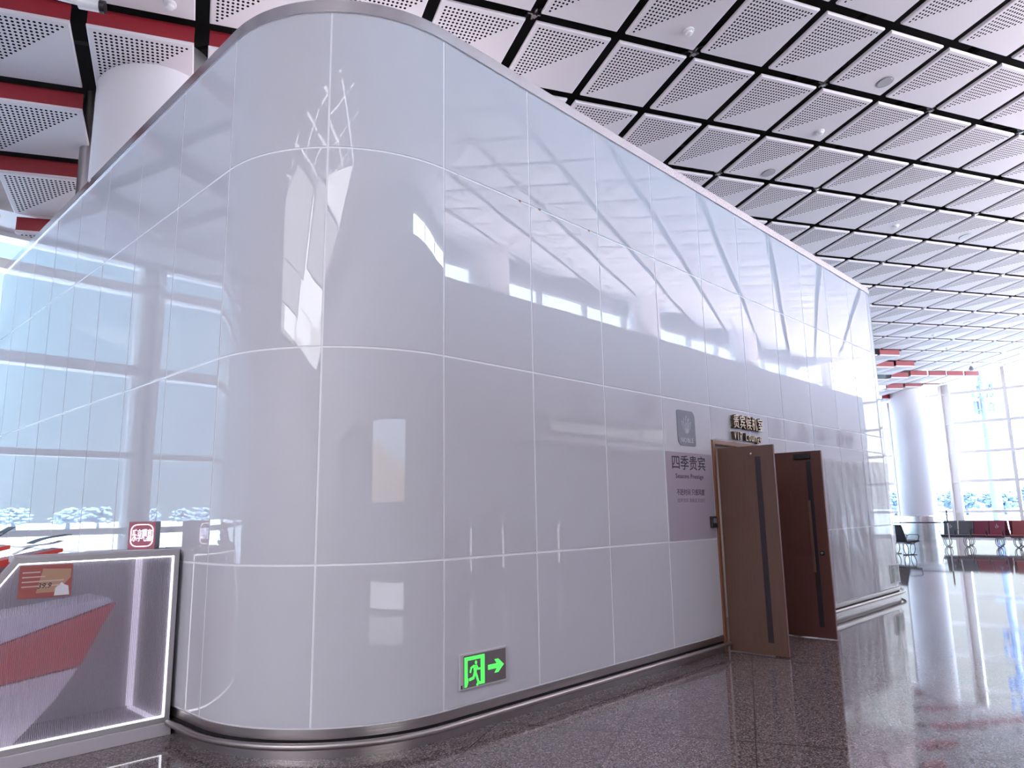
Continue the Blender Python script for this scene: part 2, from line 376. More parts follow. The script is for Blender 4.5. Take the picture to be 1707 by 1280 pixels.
# ------------------------------------------------------------------ large structure
R = 1.189; XA = 10.0; XL = -R; XR = XA+R; YB = 9.2
HZ = [0.18, 1.206, 2.701, 4.214, 5.329]; ZTOP = 5.43
XE = 35.7; YN = 9.4; YS = -8.4; YC = -11.6; XW = -18.0
# ceiling plane and grid
OG = Vector((2.462, 1.177, 7.49)); GA = Vector((1.132, -0.449, 0.072)); GB = Vector((0.465, 1.126, -0.158))
GN = GA.cross(GB).normalized()
def plane_z(x, y): return OG.z-(GN.x*(x-OG.x)+GN.y*(y-OG.y))/GN.z
struct(MB().box((XW-0.3, -12.2, -0.25), (XE+0.3, YN+0.4, 0.0)).build('floor', M['floor']))
# dark deck above the hung panels
d = MB()
def dk(x, y, o): return (x, y, plane_z(x, y)+o)
q = [(XW-0.3, -12.0), (XE+0.3, -12.0), (XE+0.3, YN+0.5), (XW-0.3, YN+0.5)]
d.add([dk(x, y, 0.95) for x, y in q]+[dk(x, y, 1.15) for x, y in q], [(0, 1, 2, 3), (7, 6, 5, 4), (0, 4, 5, 1), (1, 5, 6, 2), (2, 6, 7, 3), (3, 7, 4, 0)])
struct(d.build('ceiling', M['deck']))
# west wall
struct(MB().box((XW-0.2, -12.0, 0), (XW, YN+0.2, 10.3)).build('wall_west', M['white']))
# south: shop block, its roof, the clerestory
sw = MB(); XD = 30.0
sw.box((XW, YS-0.25, 3.3), (XE, YS, 7.05))
for x0, x1 in ((XW, -9.0), (-2.0, 9.4), (17.6, 19.0), (26.0, XE)): sw.box((x0, YS-0.25, 0.0), (x1, YS, 3.3))
sw.box((XW, -12.0, 0.0), (XE, -11.75, 6.9))
struct(sw.build('wall_south', M['wall']))
struct(MB().box((XW, YC, 6.75), (XE, YS-0.25, 6.9)).build('trim_shop_roof', M['wall']))
for k, (x0, x1) in enumerate(((-9.0, -2.0), (9.4, 17.6), (19.0, 26.0))):
    a = MB()
    n = int((x1-x0)/1.2)
    for i in range(n+1): a.box((x0+i*(x1-x0)/n-0.03, YS-0.22, 0), (x0+i*(x1-x0)/n+0.03, YS-0.08, 3.3))
    a.box((x0, YS-0.22, 2.4), (x1, YS-0.08, 2.46))
    fr = struct(a.build('window_%d' % (k+4), M['frame']))
    MB().box((x0-0.02, YS-0.2, -0.01), (x1+0.02, YS-0.17, 3.32)).build('shop_glass', M['shop_glass'], fr)
a = MB()
XC0 = 1.9
for i in range(14):
    x = XC0+i*2.45+0.1; a.box((x-0.06, YC-0.1, 6.9), (x+0.06, YC+0.1, 9.05))
for z in (6.95, 9.0): a.box((XC0, YC-0.1, z-0.08), (XE, YC+0.1, z+0.08))
fr = struct(a.build('window_3', M['frame']))
MB().box((XC0, YC-0.02, 6.9), (XE, YC, 9.05)).build('pane', M['pane'], fr)
struct(MB().box((XW, YC-0.2, 9.03), (XE, YC+0.05, 10.6)).box((XW, YC-0.2, 6.9), (XC0, YC+0.05, 9.03)).build('trim_south_header', M['white']))
# north glass wall
a = MB()
for i in range(11):
    x = -3.43-4.9*3+4.9*i; a.box((x-0.185, YN-0.25, 0), (x-0.06, YN+0.1, 6.3)); a.box((x+0.06, YN-0.25, 0), (x+0.185, YN+0.1, 6.3)); a.box((x-0.07, YN-0.12, 0), (x+0.07, YN+0.05, 6.3))
for z0, z1 in ((0.0, 0.12), (1.27, 1.37), (2.53, 2.64), (3.97, 4.16), (5.44, 5.62)):
    a.box((XW, YN-0.14, z0), (XE, YN+0.08, z1)); 
    if z1-z0 > 0.15: a.box((XW, YN-0.19, z0), (XE, YN-0.13, z0+0.05))
fr = struct(a.build('window_1', M['frame']))
MB().box((XW, YN-0.03, 0), (XE, YN-0.01, 6.4)).build('pane', M['pane'], fr)
# header over the north glass, with its soffit
a = MB(); a.box((XW, 8.15, 6.02), (XE, YN+0.3, 6.12)); a.box((XW, 8.1, 5.98), (XE, 8.2, 6.5)); a.box((XW, YN-0.05, 6.1), (XE, YN+0.3, 8.0)); a.box((XW, YN-0.3, 5.93), (XE, YN-0.1, 6.04))
struct(a.build('trim_north_header', M['white']))
# east glass wall
a = MB()
for k in range(-3, 3):
    y = 4.63+4.9*k
    if y < YS-3.0: continue
    for s in (-1, 1): a.box((XE-0.2, y+s*0.17-0.055, 0), (XE+0.1, y+s*0.17+0.055, 9.2))
    a.box((XE-0.04, y-0.16, 0), (XE, y+0.16, 9.2))
    a.box((XE-0.12, y-2.45-0.07, 0), (XE+0.1, y-2.45+0.07, 9.2))
for z in (0.05, 1.19, 2.58, 3.93, 5.31, 6.73, 8.1): a.box((XE-0.13, YC, z-0.06), (XE+0.09, YN, z+0.06))
fr = struct(a.build('window_2', M['frame']))
MB().box((XE+0.0, YC, 0), (XE+0.02, YN, 9.2)).build('pane', M['pane'], fr)
struct(MB().box((XE-0.1, YC, 9.1), (XE+0.3, YN+0.3, 10.8)).build('trim_east_header', M['white']))
# dark space frame above the panels
a = MB()
for i in range(-20, 36, 2):
    for j in range(-12, 10, 2):
        p = OG+GA*i+GB*j
        if not (XW < p.x < XE-1.5 and YC+0.5 < p.y < 8.6): continue
        t = p+Vector((0, 0, 0.5))
        for di, dj in ((2, 0), (0, 2)):
            e2 = OG+GA*(i+di)+GB*(j+dj)
            if XW < e2.x < XE-1.5 and YC+0.5 < e2.y < 8.6:
                a.bar(t, e2+Vector((0, 0, 0.5)), 0.09); a.bar(p+Vector((0, 0, 0.12)), (t+e2+Vector((0, 0, 0.9)))/2, 0.05)
        a.bar(p+Vector((0, 0, 0.1)), t, 0.06)
struct(a.build('trim_space_frame', M['dark_steel']))
# made-up housings for the added fill lights: west panels, roof troughs
for k, (x, y) in enumerate(FILL_PANELS):
    t = thing('added_fill_panel', 'large white panel added out of view for fill light under the west end of the ceiling', 'fill light', (x, y, 7.2), 'added fill light panels'); t.rotation_euler = (0.12, -0.30, 0)
    MB().box((-1.6, -1.7, 0.015), (1.6, 1.7, 0.07)).build('housing', M['white'], t, bevel=0.01)
    for u, v in ((-1.2, 0), (1.2, 0)): MB().tube([(u, v, 0.07), (u, v, 0.42)], 0.012, 8).build('hanger_rod', M['steel'], t)
a = MB(); a.box((-17.0, -9.35, 6.90), (35.0, -8.70, 6.94)); a.box((-17.0, -9.39, 6.90), (35.0, -9.35, 7.0))
struct(a.build('trim_fill_trough', M['white']))  # added trough under the parapet fill lights
struct(MB().box((0.1, 1.8, 5.403), (3.1, 8.6, 5.44)).build('trim_roof_fill_tray', M['white']))  # added tray under the lounge roof fill light
a = MB()
for i in range(-8, 34, 2):
    for j in range(-8, 10, 2):
        p = OG+GA*i+GB*j
        if not (XW < p.x < 33 and YC+0.5 < p.y < 3.3): continue
        a.box((p.x-0.03, p.y-0.03, p.z+0.01), (p.x+0.03, p.y+0.03, p.z+0.10)); a.bar(p+GA*-0.07+Vector((0, 0, 0.05)), p+GA*0.07+Vector((0, 0, 0.05)), 0.018); a.bar(p+GB*-0.07+Vector((0, 0, 0.05)), p+GB*0.07+Vector((0, 0, 0.05)), 0.018)
struct(a.build('trim_hanger_nodes', M['steel']))
# outside ground
struct(MB().box((-300, -300, -0.6), (400, 400, -0.4)).build('ground', M['apron']))

# ------------------------------------------------------------------ ceiling panels
def proj(p):
    v = p-CAM; z = v.dot(fwd)
    if z <= 0.1: return None
    return (853.5+F_PX*v.dot(rt)/z, 640-F_PX*v.dot(up)/z, z)
def hidden(p):        # behind the lounge box as seen from the camera
    v = p-CAM; t0, t1 = 0.0, 1.0
    for k, lo, hi in ((0, XL+0.25, XR-0.25), (1, 0.05, YB), (2, -1.0, ZTOP)):
        if abs(v[k]) < 1e-6: continue
        a_, b_ = (lo-CAM[k])/v[k], (hi-CAM[k])/v[k]
        if a_ > b_: a_, b_ = b_, a_
        t0, t1 = max(t0, a_), min(t1, b_)
    return t0 < t1 and t1 > 0.0
XCUT, YCUT = 34.6, 8.05
def drop_of(c):
    lim = 3.9 if c.x < 5 else 4.25-max(0.0, c.x-29.5)*0.16
    return 0.0 if c.y < lim else 0.2+max(0.0, c.y-4.9)*0.19
G = 0.056; TH = 0.04
def panel_bm(stepped, org=None):
    bm = bmesh.new(); uvl = bm.loops.layers.uv.new('UVMap')
    lo, hi = G, 1-G
    def pt(u, v, z): return GA*u+GB*v+GN*z
    b = 0.012
    rings = [[(lo+b, lo+b, 0), (hi-b, lo+b, 0), (hi-b, hi-b, 0), (lo+b, hi-b, 0)], [(lo, lo, b), (hi, lo, b), (hi, hi, b), (lo, hi, b)], [(lo, lo, TH), (hi, lo, TH), (hi, hi, TH), (lo, hi, TH)]]
    vs = [[bm.verts.new(pt(*x)) for x in r] for r in rings]
    fs = [(vs[0][::-1], rings[0][::-1])]+[([vs[k][i], vs[k][(i+1) % 4], vs[k+1][(i+1) % 4], vs[k+1][i]], [rings[k][i], rings[k][(i+1) % 4], rings[k+1][(i+1) % 4], rings[k+1][i]]) for k in (0, 1) for i in range(4)]+[(vs[2], [(0, 0, 0)]*4)]
    for f, cs in fs:
        face = bm.faces.new(f)
        for l, cc in zip(face.loops, cs):
            edge = (face is not None and f is not fs[0][0])
            l[uvl].uv = ((cc[0]-lo)/(hi-lo), (cc[1]-lo)/(hi-lo)) if not edge else (0.999, 0.999)
    return bm
def riser_bm(h):
    bm = bmesh.new(); lo, hi = G+0.004, 1-G-0.004
    ps = [GA*u+GB*v+Vector((0, 0, z)) for z in (TH, TH+h) for u, v in ((lo, lo), (hi, lo), (hi, lo+0.03), (lo, lo+0.03))]
    vs = [bm.verts.new(p) for p in ps]
    for f in ((0, 3, 2, 1), (4, 5, 6, 7), (0, 1, 5, 4), (1, 2, 6, 5), (2, 3, 7, 6), (3, 0, 4, 7)): bm.faces.new([vs[i] for i in f])
    return bm
def to_mesh(bm, name, m):
    me = bpy.data.meshes.new(name); bm.to_mesh(me); bm.free(); me.materials.append(m); return me
PANEL_ME = to_mesh(panel_bm(False), 'acoustic_tile', M['panel'])
RISER_ME = to_mesh(riser_bm(0.20), 'red_upstand', M['red'])
def clip(bm, org):
    for co, no in ((Vector((XCUT, 0, 0)), Vector((1, 0, 0))), (Vector((0, YCUT, 0)), Vector((0, 1, 0)))):
        r = bmesh.ops.bisect_plane(bm, geom=bm.verts[:]+bm.edges[:]+bm.faces[:], plane_co=co-org, plane_no=no, clear_outer=True)
        ed = [g for g in r['geom_cut'] if isinstance(g, bmesh.types.BMEdge)]
        if ed: bmesh.ops.edgeloop_fill(bm, edges=ed)
    return bm
cells = []
for i in range(-26, 40):
    for j in range(-14, 16):
        c = OG+GA*(i+0.5)+GB*(j+0.5)
        dz = drop_of(c); org = OG+GA*(i+0.0125*min(i, 0))+GB*j+Vector((0, 0, -dz))
        cs = [org+GA*u+GB*v for u in (G, 1-G) for v in (G, 1-G)]
        inside = [p.x < XCUT and p.y < YCUT for p in cs]
        if not any(inside) or max(p.x for p in cs) < XW or max(p.y for p in cs) < YC or min(p.x for p in cs) < XW or min(p.y for p in cs) < YC: continue
        if not all(inside) and min(p.x for p in cs) > XCUT-0.15: continue
        if not all(inside) and min(p.y for p in cs) > YCUT-0.15: continue
        # how much of it the photograph shows
        hit = 0
        for u in (0.1, 0.3, 0.5, 0.7, 0.9):
            for v in (0.1, 0.3, 0.5, 0.7, 0.9):
                p = org+GA*u+GB*v
                if p.x > XCUT or p.y > YCUT: continue
                s = proj(p)
                if s and -2 < s[0] < 1709 and -2 < s[1] < 1282 and not hidden(p): hit += 1
        s = proj(c)
        area = hit/max(s[2], 1)**3 if (s and hit) else 0
        cells.append((area, hit, i, j, dz, org, all(inside)))
cells.sort(key=lambda t: -t[0])
shown = [t for t in cells if t[1] >= 2][:300]; keys = {(t[2], t[3]) for t in shown}
rest = MB(); rest_uv = []
for area, hit, i, j, dz, org, full in shown:
    if full: me = PANEL_ME
    else:
        me = to_mesh(clip(panel_bm(False), org), 'acoustic_tile', M['panel'])
        if not len(me.polygons): continue
    o = bpy.data.objects.new('acoustic_tile', me); COL.objects.link(o); o.location = org
    o['kind'] = 'thing'
    if dz > 0:
        tag(o, 'white half-perforated ceiling tile hung low with a red upstand along its front edge', 'ceiling tile', 'stepped ceiling panels with red upstands')
        rm = RISER_ME if full else to_mesh(clip(riser_bm(0.20), org), 'red_upstand', M['red'])
        if len(rm.polygons):
            r_ = bpy.data.objects.new('upstand', rm); COL.objects.link(r_); r_.parent = o; r_['label'] = 'red upstand strip'
    else: tag(o, 'white square ceiling tile with one half perforated, level with its neighbours in the dark grid', 'ceiling tile', 'level half-perforated ceiling panels')
rb = bmesh.new(); rl = rb.loops.layers.uv.new('UVMap')
for area, hit, i, j, dz, org, full in cells:
    if (i, j) in keys: continue
    pb = panel_bm(False)
    if not full: clip(pb, org)
    bmesh.ops.translate(pb, verts=pb.verts, vec=org)
    tmp = bpy.data.meshes.new('tmp'); pb.to_mesh(tmp); pb.free(); rb.from_mesh(tmp); bpy.data.meshes.remove(tmp)
me = bpy.data.meshes.new('acoustic_tiles'); rb.to_mesh(me); rb.free(); me.materials.append(M['panel'])
o = bpy.data.objects.new('acoustic_tiles', me); COL.objects.link(o); o['kind'] = 'stuff'
tag(o, 'rest of the white perforated ceiling panels over the hall, seen mirrored in the glass', 'ceiling panels')

def on_plane(i, j): 
    p = OG+GA*i+GB*j; p.z -= drop_of(OG+GA*(math.floor(i)+0.5)+GB*(math.floor(j)+0.5)); return p
def tilt(o):
    o.rotation_euler = GN.to_track_quat('Z', 'Y').to_euler()
SPK = [(4.755, -0.28, 'round grey ceiling speaker in the large panel at the top right of the photo'), (4.762, 1.769, 'round grey ceiling speaker just above the lounge roof line'),
       (11.774, 4.758, 'round grey ceiling speaker nearest the far end of the lounge roof'), (10.70, 2.70, 'round grey ceiling speaker at the right, below the middle of the ceiling'), (16.756, 6.726, 'small far round grey ceiling speaker above the far glass wall, among the tiny panels')]
for i, j, lb in SPK:
    p = on_plane(i, j); t = thing('ceiling_speaker', lb, 'speaker', p, 'ceiling speakers'); tilt(t)
    MB().lathe((0, 0, -0.008), [(0.115, 0), (0.125, 0.004), (0.125, 0.0065)], 28).build('rim', M['grey_fit'], t)
    MB().lathe((0, 0, -0.012), [(0.105, 0), (0.11, 0.006), (0.11, 0.0105)], 28).build('grille', M['signboard'], t)
KNB = [(1.698, -0.3, 'white smoke detector on the large panel at the top centre of the photo'), (4.735, 0.745, 'white smoke detector below the large speaker panel at upper right'), (-3.319, 0.787, 'white smoke detector on the panel above the near column'),
       (8.671, 2.655, 'grey-white smoke detector about midway up the right-hand ceiling'), (12.745, 5.752, 'small smoke detector just right of the lounge far top corner'), (15.70, 6.72, 'tiny smoke detector low on the far ceiling, left of the tiny speaker'), (16.656, 7.687, 'tiny smoke detector lowest but one on the far ceiling'), (18.689, 8.704, 'tiny smoke detector lowest on the far ceiling')]
for i, j, lb in KNB:
    p = on_plane(i, j); t = thing('smoke_detector', lb, 'smoke detector', p, 'smoke detectors'); tilt(t)
    MB().lathe((0, 0, -0.025), [(0.05, 0), (0.07, 0.008), (0.07, 0.0235)], 20).build('base', M['white_plastic'], t, smooth=True)
    MB().lathe((0, 0, -0.065), [(0.018, 0), (0.042, 0.008), (0.045, 0.03), (0.03, 0.042)], 20).build('head', M['white_plastic'], t, smooth=True)

# ------------------------------------------------------------------ the glass lounge
lounge = thing('lounge_pavilion', 'large free-standing white glass lounge box with rounded corners on the granite floor', 'pavilion')
g = 0.008; TG = 0.012
DX0, DX1, DZ = 4.05, 5.44, 2.24
def front_panel(x0, x1, z0, z1):
    return MB().box((x0+g, 0, z0+g), (x1-g, TG, z1-g)).build('glass_panel', M['glass'], lounge, bevel=0.002)
ROWS = list(zip(HZ[:-1], HZ[1:]))
for i in range(10):
    for z0, z1 in ROWS:
        x0, x1 = float(i), float(i+1); cuts = [(z0, z1)]
        if z1 <= 2.71 and i in (4, 5):
            if i == 4 and z0 > 1.2: front_panel(4.0, 5.0, 2.31, z1); continue
            if i == 4: continue
            x0 = 5.5
            if z0 > 1.2: front_panel(5.0, 5.5, 2.31, z1)
        if z0 > 1.2 and z1 < 2.71 and i >= 5: cuts = [(z0, 2.42), (2.42, z1)]
        for c in cuts: front_panel(x0, x1, *c)
def arc_panel(cx, a0, a1, z0, z1, n=14):
    mb = MB(); da = g/R; a0 += da; a1 -= da
    for rr in (R, R-TG):
        for z in (z0+g, z1-g):
            for k in range(n+1):
                t = a0+(a1-a0)*k/n; mb.v.append((cx+rr*math.sin(t), R-rr*math.cos(t), z))
    k1 = n+1; A, B, C_, D_ = 0, k1, 2*k1, 3*k1
    for k in range(n):
        mb.f += [(A+k, A+k+1, B+k+1, B+k), (C_+k, D_+k, D_+k+1, C_+k+1), (A+k, C_+k, C_+k+1, A+k+1), (B+k, B+k+1, D_+k+1, D_+k)]
    mb.f += [(A, B, D_, C_), (A+n, C_+n, D_+n, B+n)]
    return mb.build('glass_panel', M['glass'], lounge, smooth=True)
for z0, z1 in ROWS:
    for a0, a1 in ((-PI/2, -0.778), (-0.778, 0)): arc_panel(0.0, a0, a1, z0, z1)
    for a0, a1 in ((0, 0.785), (0.785, PI/2)): arc_panel(XA, a0, a1, z0, z1)
YL = [R]+[R+1.012+0.9923*k for k in range(8)]
for y0, y1 in zip(YL[:-1], YL[1:]):
    for z0, z1 in ROWS:
        MB().box((XL, y0+g, z0+g), (XL+TG, y1-g, z1-g)).build('glass_panel', M['glass'], lounge, bevel=0.002)
MB().box((XR-TG, R+g, HZ[0]), (XR, YB, HZ[-1])).build('end_wall', M['glass'], lounge)
# carcass behind the panes: shows as the pale joints
def outline(off, n=20, y_end=YB):
    pts = [(XL-off, y_end)]
    pts += [((R+off)*math.sin(-PI/2+PI/2*k/n), R-(R+off)*math.cos(-PI/2+PI/2*k/n)) for k in range(n+1)]
    pts += [(XA+(R+off)*math.sin(PI/2*k/n), R-(R+off)*math.cos(PI/2*k/n)) for k in range(n+1)]
    pts += [(XR+off, y_end)]
    return pts
def skin(mb, offo, offi, z0, z1, xcut=None):
    po, pi = outline(offo), outline(offi); k = len(mb.v); n = len(po)
    for ps in (po, pi):
        for z in (z0, z1): mb.v += [(x, y, z) for x, y in ps]
    for i in range(n-1):
        if xcut and po[i][0] < 1 and po[i+1][0] > 9: continue
        a, b, c, d_ = k, k+n, k+2*n, k+3*n
        mb.f += [(a+i, a+i+1, b+i+1, b+i), (c+i, d_+i, d_+i+1, c+i+1), (b+i, b+i+1, d_+i+1, d_+i), (a+i, c+i, c+i+1, a+i+1)]
    return mb
bk = skin(MB(), -0.004, -0.06, 0.17, HZ[-1], True)
bk.box((0, 0.004, 0.17), (DX0-0.05, 0.06, HZ[-1])); bk.box((DX1+0.05, 0.004, 0.17), (XA, 0.06, HZ[-1])); bk.box((DX0-0.05, 0.004, DZ+0.07), (DX1+0.05, 0.06, HZ[-1]))
bk.build('joint_backing', M['joint'], lounge)
skin(MB(), 0.012, -0.10, HZ[-1], ZTOP).build('top_trim', M['steel_bright'], lounge, smooth=True)
rf = MB(); po = outline(-0.02); n = len(po); rf.v = [(x, y, 5.36) for x, y in po]+[(x, y, 5.40) for x, y in po]; rf.f = [tuple(range(n)), tuple(range(2*n-1, n-1, -1))]
rf.build('roof_sheet', M['white'], lounge)
MB().box((XL, YB-0.05, 0), (XR, YB, HZ[-1])).build('rear_wall', M['joint'], lounge)
def rim_path(off, z):
    return [(x, y, z) for x, y in outline(off)]
def half(mb_fn, name, m, **k):
    """ring interrupted by the doorway"""
    mb = MB(); pts = rim_path(*k['p']); li = [p for p in pts if p[0] < 5]; ri = [p for p in pts if p[0] > 5]
    if name == 'bumper_rail': li[0] = (li[0][0], 1.56, li[0][2])
    li.append((DX0-0.04, li[-1][1], li[-1][2])); ri.insert(0, (DX1+0.04, ri[0][1], ri[0][2]))
    for q in (li, ri): mb_fn(mb, q)
    return mb.build(name, m, lounge, smooth=True)
def band(t, h):
    def fn(mb, q):
        k = len(mb.v); n = len(q); ds = []
        for i in range(n):
            a = Vector(q[max(i-1, 0)][:2]); b = Vector(q[min(i+1, n-1)][:2]); d_ = (b-a).normalized(); ds.append(Vector((-d_.y, d_.x)))
        for o_, z in ((0, 0), (0, h), (t, h), (t, 0)): mb.v += [(p[0]+ds[i].x*o_, p[1]+ds[i].y*o_, p[2]+z) for i, p in enumerate(q)]
        for i in range(n-1):
            for s in range(4):
                a = k+s*n; b = k+((s+1) % 4)*n; mb.f.append((a+i, a+i+1, b+i+1, b+i))
        mb.f += [(k, k+n, k+2*n, k+3*n), (k+n-1, k+4*n-1, k+3*n-1, k+2*n-1)]
    return fn
half(band(0.03, 0.060), 'kick_strip', M['steel'], p=(0.006, 0.118))
half(band(0.02, 0.040), 'shadow_gap', M['gap'], p=(-0.01, 0.082))
half(band(0.03, 0.085), 'skirting_plate', M['steel'], p=(0.004, 0.0))
half(lambda mb, q: mb.tube(q, 0.022, 14), 'bumper_rail', M['steel_rail'], p=(0.062, 0.093))
for x in (0.6, 1.9, 3.2, 6.0, 7.4, 8.6, 9.8): MB().box((x-0.02, -0.06, 0.085), (x+0.02, 0.0, 0.101)).build('rail_bracket', M['dark_steel'], lounge)
for k in range(3):
    t = -PI/2+0.25+0.5*k; MB().box((-0.02, -0.06, 0.085), (0.02, 0.0, 0.101), Matrix.Translation((0, R, 0)) @ Matrix.Rotation(t, 4, 'Z') @ Matrix.Translation((0, -R, 0))).build('rail_bracket', M['dark_steel'], lounge)
for x, w_ in ((0.87, 0.032), (1.13, 0.038), (1.85, 0.03)):
    MB().prism([(-w_/2, 0), (-w_/4, -0.010), (w_/3, -0.012), (w_/2, 0.004), (w_/5, 0.009), (-w_/3, 0.007)], lambda u, v, d_: (x+u, -0.001-d_, 4.216+v), 0, 0.001).build('rust_spot', M['rust'], lounge)
# vestibule behind the doorway
vb = MB(); vb.box((DX0-0.9, 2.4, 0), (DX1+0.9, 2.45, 2.7)); vb.box((DX0-0.95, 0.06, 0), (DX0-0.9, 2.45, 2.7)); vb.box((DX1+0.9, 0.06, 0), (DX1+0.95, 2.45, 2.7)); vb.box((DX0-0.95, 0.06, 2.6), (DX1+0.95, 2.45, 2.7))
vb.build('inner_lobby', M['white'], lounge)
ll = bpy.data.lights.new('lobby_downlight', 'AREA'); ll.size = 0.4; ll.energy = 5; ll.color = (1.0, 0.86, 0.74)
lo = bpy.data.objects.new('lobby_downlight', ll); COL.objects.link(lo); lo.location = (4.75, 1.2, 2.58)

# door lining and the two open leaves
a = MB(); a.box((DX0-0.05, -0.018, 0), (DX0, 0.10, DZ+0.065)); a.box((DX1, -0.018, 0), (DX1+0.05, 0.10, DZ+0.065)); a.box((DX0, -0.018, DZ+0.015), (DX1, 0.10, DZ+0.065))
struct(a.build('trim_1', M['wood_trim'], bevel=0.003))
def leaf(name, x, wdt, wood_, hy, label):
    t = bpy.data.objects.new(name, None); COL.objects.link(t); t.location = (x, -0.022, 0.012); struct(t); t['label'] = label
    MB().box((0, -wdt, 0), (0.045, 0, 2.195)).build('leaf', wood_, t, bevel=0.002)
    MB().box((0.004, -wdt-0.006, 0), (0.041, -wdt, 2.195)).build('edge_strip', M['wood_edge'], t)
    MB().box((-0.004, hy-0.05, 0.125), (0.006, hy+0.012, 2.075)).build('inset_handle', M['handle'], t, bevel=0.002)
    return t
d1 = leaf('door_1', 4.082, 0.645, M['wood_l'], -0.455, 'nearer open brown wooden door leaf with a tall dark inset handle')
MB().lathe((0, 0, 0), [(0.008, 0), (0.012, 0.004), (0.012, 0.008)], 12).build('peg', M['steel_bright'], d1, loc=None).matrix_local = Matrix.Translation((-0.006, -0.40, 2.11)) @ Matrix.Rotation(PI/2, 4, 'Y')
d2 = leaf('door_2', 5.412, 0.645, M['wood_r'], -0.475, 'further open reddish wooden door leaf with a closer arm and small lock')
MB().box((-0.045, -0.53, 2.10), (0.0, -0.33, 2.17)).build('door_closer', M['dark_steel'], d2, bevel=0.006)
MB().box((-0.012, -0.60, 0.95), (0.002, -0.545, 1.005)).build('lock_plate', M['black'], d2, bevel=0.003)
MB().lathe((0, 0, 0), [(0.012, 0), (0.014, 0.01), (0.008, 0.02)], 14).build('thumb_turn', M['grey_fit'], d2).matrix_local = Matrix.Translation((-0.012, -0.573, 0.977)) @ Matrix.Rotation(-PI/2, 4, 'Y')
MB().box((-0.025, -0.485, 0.75), (-0.004, -0.455, 1.60)).build('pull_bar', M['wood_l'], d2, bevel=0.004)

# things mounted on the front glass (u to the right, v up, d towards the hall)
def wallfn(x, z, y=0.0): return lambda u, v, d_: (x+u, y-d_, z+v)
def rrect(x0, z0, x1, z1, rs, n=8):
    pts = []
    for (cx, cz, a0), r in zip(((x0, z0, PI), (x1, z0, 1.5*PI), (x1, z1, 0), (x0, z1, 0.5*PI)), rs):
        sx = 1 if cx == x0 else -1; sz = 1 if cz == z0 else -1
        for k in range(n+1):
            a_ = a0+PI/2*k/n; pts.append((cx+sx*r+r*math.cos(a_), cz+sz*r+r*math.sin(a_)))
    return pts
# raised lettering over the door
sg = thing('door_sign', 'raised gold lettering 贵宾候机室 VIP Lounge on the glass above the open doors', 'sign', (4.87, -0.05, 2.47))
def raised(body, x, z, width, h, n):
    per = width/len(body); nar = lambda ch: 0.22 if ch == 'I' else 0.86 if n == 'raised_character' else 0.72
    for k, ch in enumerate(body):
        if ch == ' ': continue
        mb, wd = text_bm(ch, h if n == 'raised_character' else (h if ch not in 'ouneg' else h*0.72), 0.042, lambda u, v, d_: (u, -0.006-d_, v), per*nar(ch))
        zz = z-(h*0.26 if ch == 'g' else 0)
        o = mb.build(n, M['bronze'], sg); o.location = Vector((x+k*per+(per*0.22 if ch == 'I' else 0), 0, zz))-sg.location
        mb2, wd = text_bm(ch, h if n == 'raised_character' else (h if ch not in 'ouneg' else h*0.72), 0.003, lambda u, v, d_: (u, -0.048-d_, v), per*nar(ch))
        f = mb2.build('face', M['gold'], o)
raised('贵宾候机室', 4.48, 2.475, 0.80, 0.165, 'raised_character')
raised('VIP Lounge', 4.47, 2.335, 0.75, 0.095, 'raised_letter')
# NOBLE plaque
pl = thing('brand_plaque', 'grey rounded NOBLE plaque with a lotus on the glass left of the doors', 'plaque', (3.46, -0.002, 2.395))
def loc(o, p): o.location = Vector(o.location)-Vector(p); return o
mb = MB().prism(rrect(3.276, 2.205, 3.645, 2.59, (0.075, 0.03, 0.075, 0.03)), wallfn(0, 0), 0.001, 0.006); loc(mb.build('plate', M['plaque'], pl), pl.location)
def stroke(mb, pts, wd, y):
    for (a_, b_) in zip(pts[:-1], pts[1:]):
        v = Vector((b_[0]-a_[0], b_[1]-a_[1])); l = v.length; v.normalize(); nn = Vector((-v.y, v.x))*wd/2; e_ = v*wd*0.3
        ps = [(a_[0]-e_.x+nn.x, a_[1]-e_.y+nn.y), (a_[0]-e_.x-nn.x, a_[1]-e_.y-nn.y), (b_[0]+e_.x-nn.x, b_[1]+e_.y-nn.y), (b_[0]+e_.x+nn.x, b_[1]+e_.y+nn.y)]
        mb.prism(ps, wallfn(0, 0), y, y+0.0012)
def petal(ang, ln, wd, c, n=9):
    pts = []
    for s in (1, -1):
        row = []
        for k in range(n+1):
            t = k/n; row.append((s*wd*math.sin(PI*min(t*0.97+0.0, 1))**0.8*(1-0.25*t), ln*t))
        pts += row if s == 1 else row[::-1]
    ca, sa = math.cos(ang), math.sin(ang)
    return [(c[0]+x*ca-y*sa, c[1]+x*sa+y*ca) for x, y in pts]
mb = MB(); c0 = (3.462, 2.335)
for ang, ln, wd in ((0, 0.195, 0.032), (0.30, 0.18, 0.026), (-0.30, 0.18, 0.026), (0.62, 0.165, 0.022), (-0.62, 0.165, 0.022)): stroke(mb, petal(ang, ln, wd, c0), 0.0055, 0.006)
loc(mb.build('lotus_drawing', M['plaque_line'], pl), pl.location)
mb, _ = text_bm('NOBLE', 0.048, 0.0012, wallfn(3.335, 2.243, -0.006), 0.255, 1.15); loc(mb.build('lettering', M['plaque_line'], pl), pl.location)
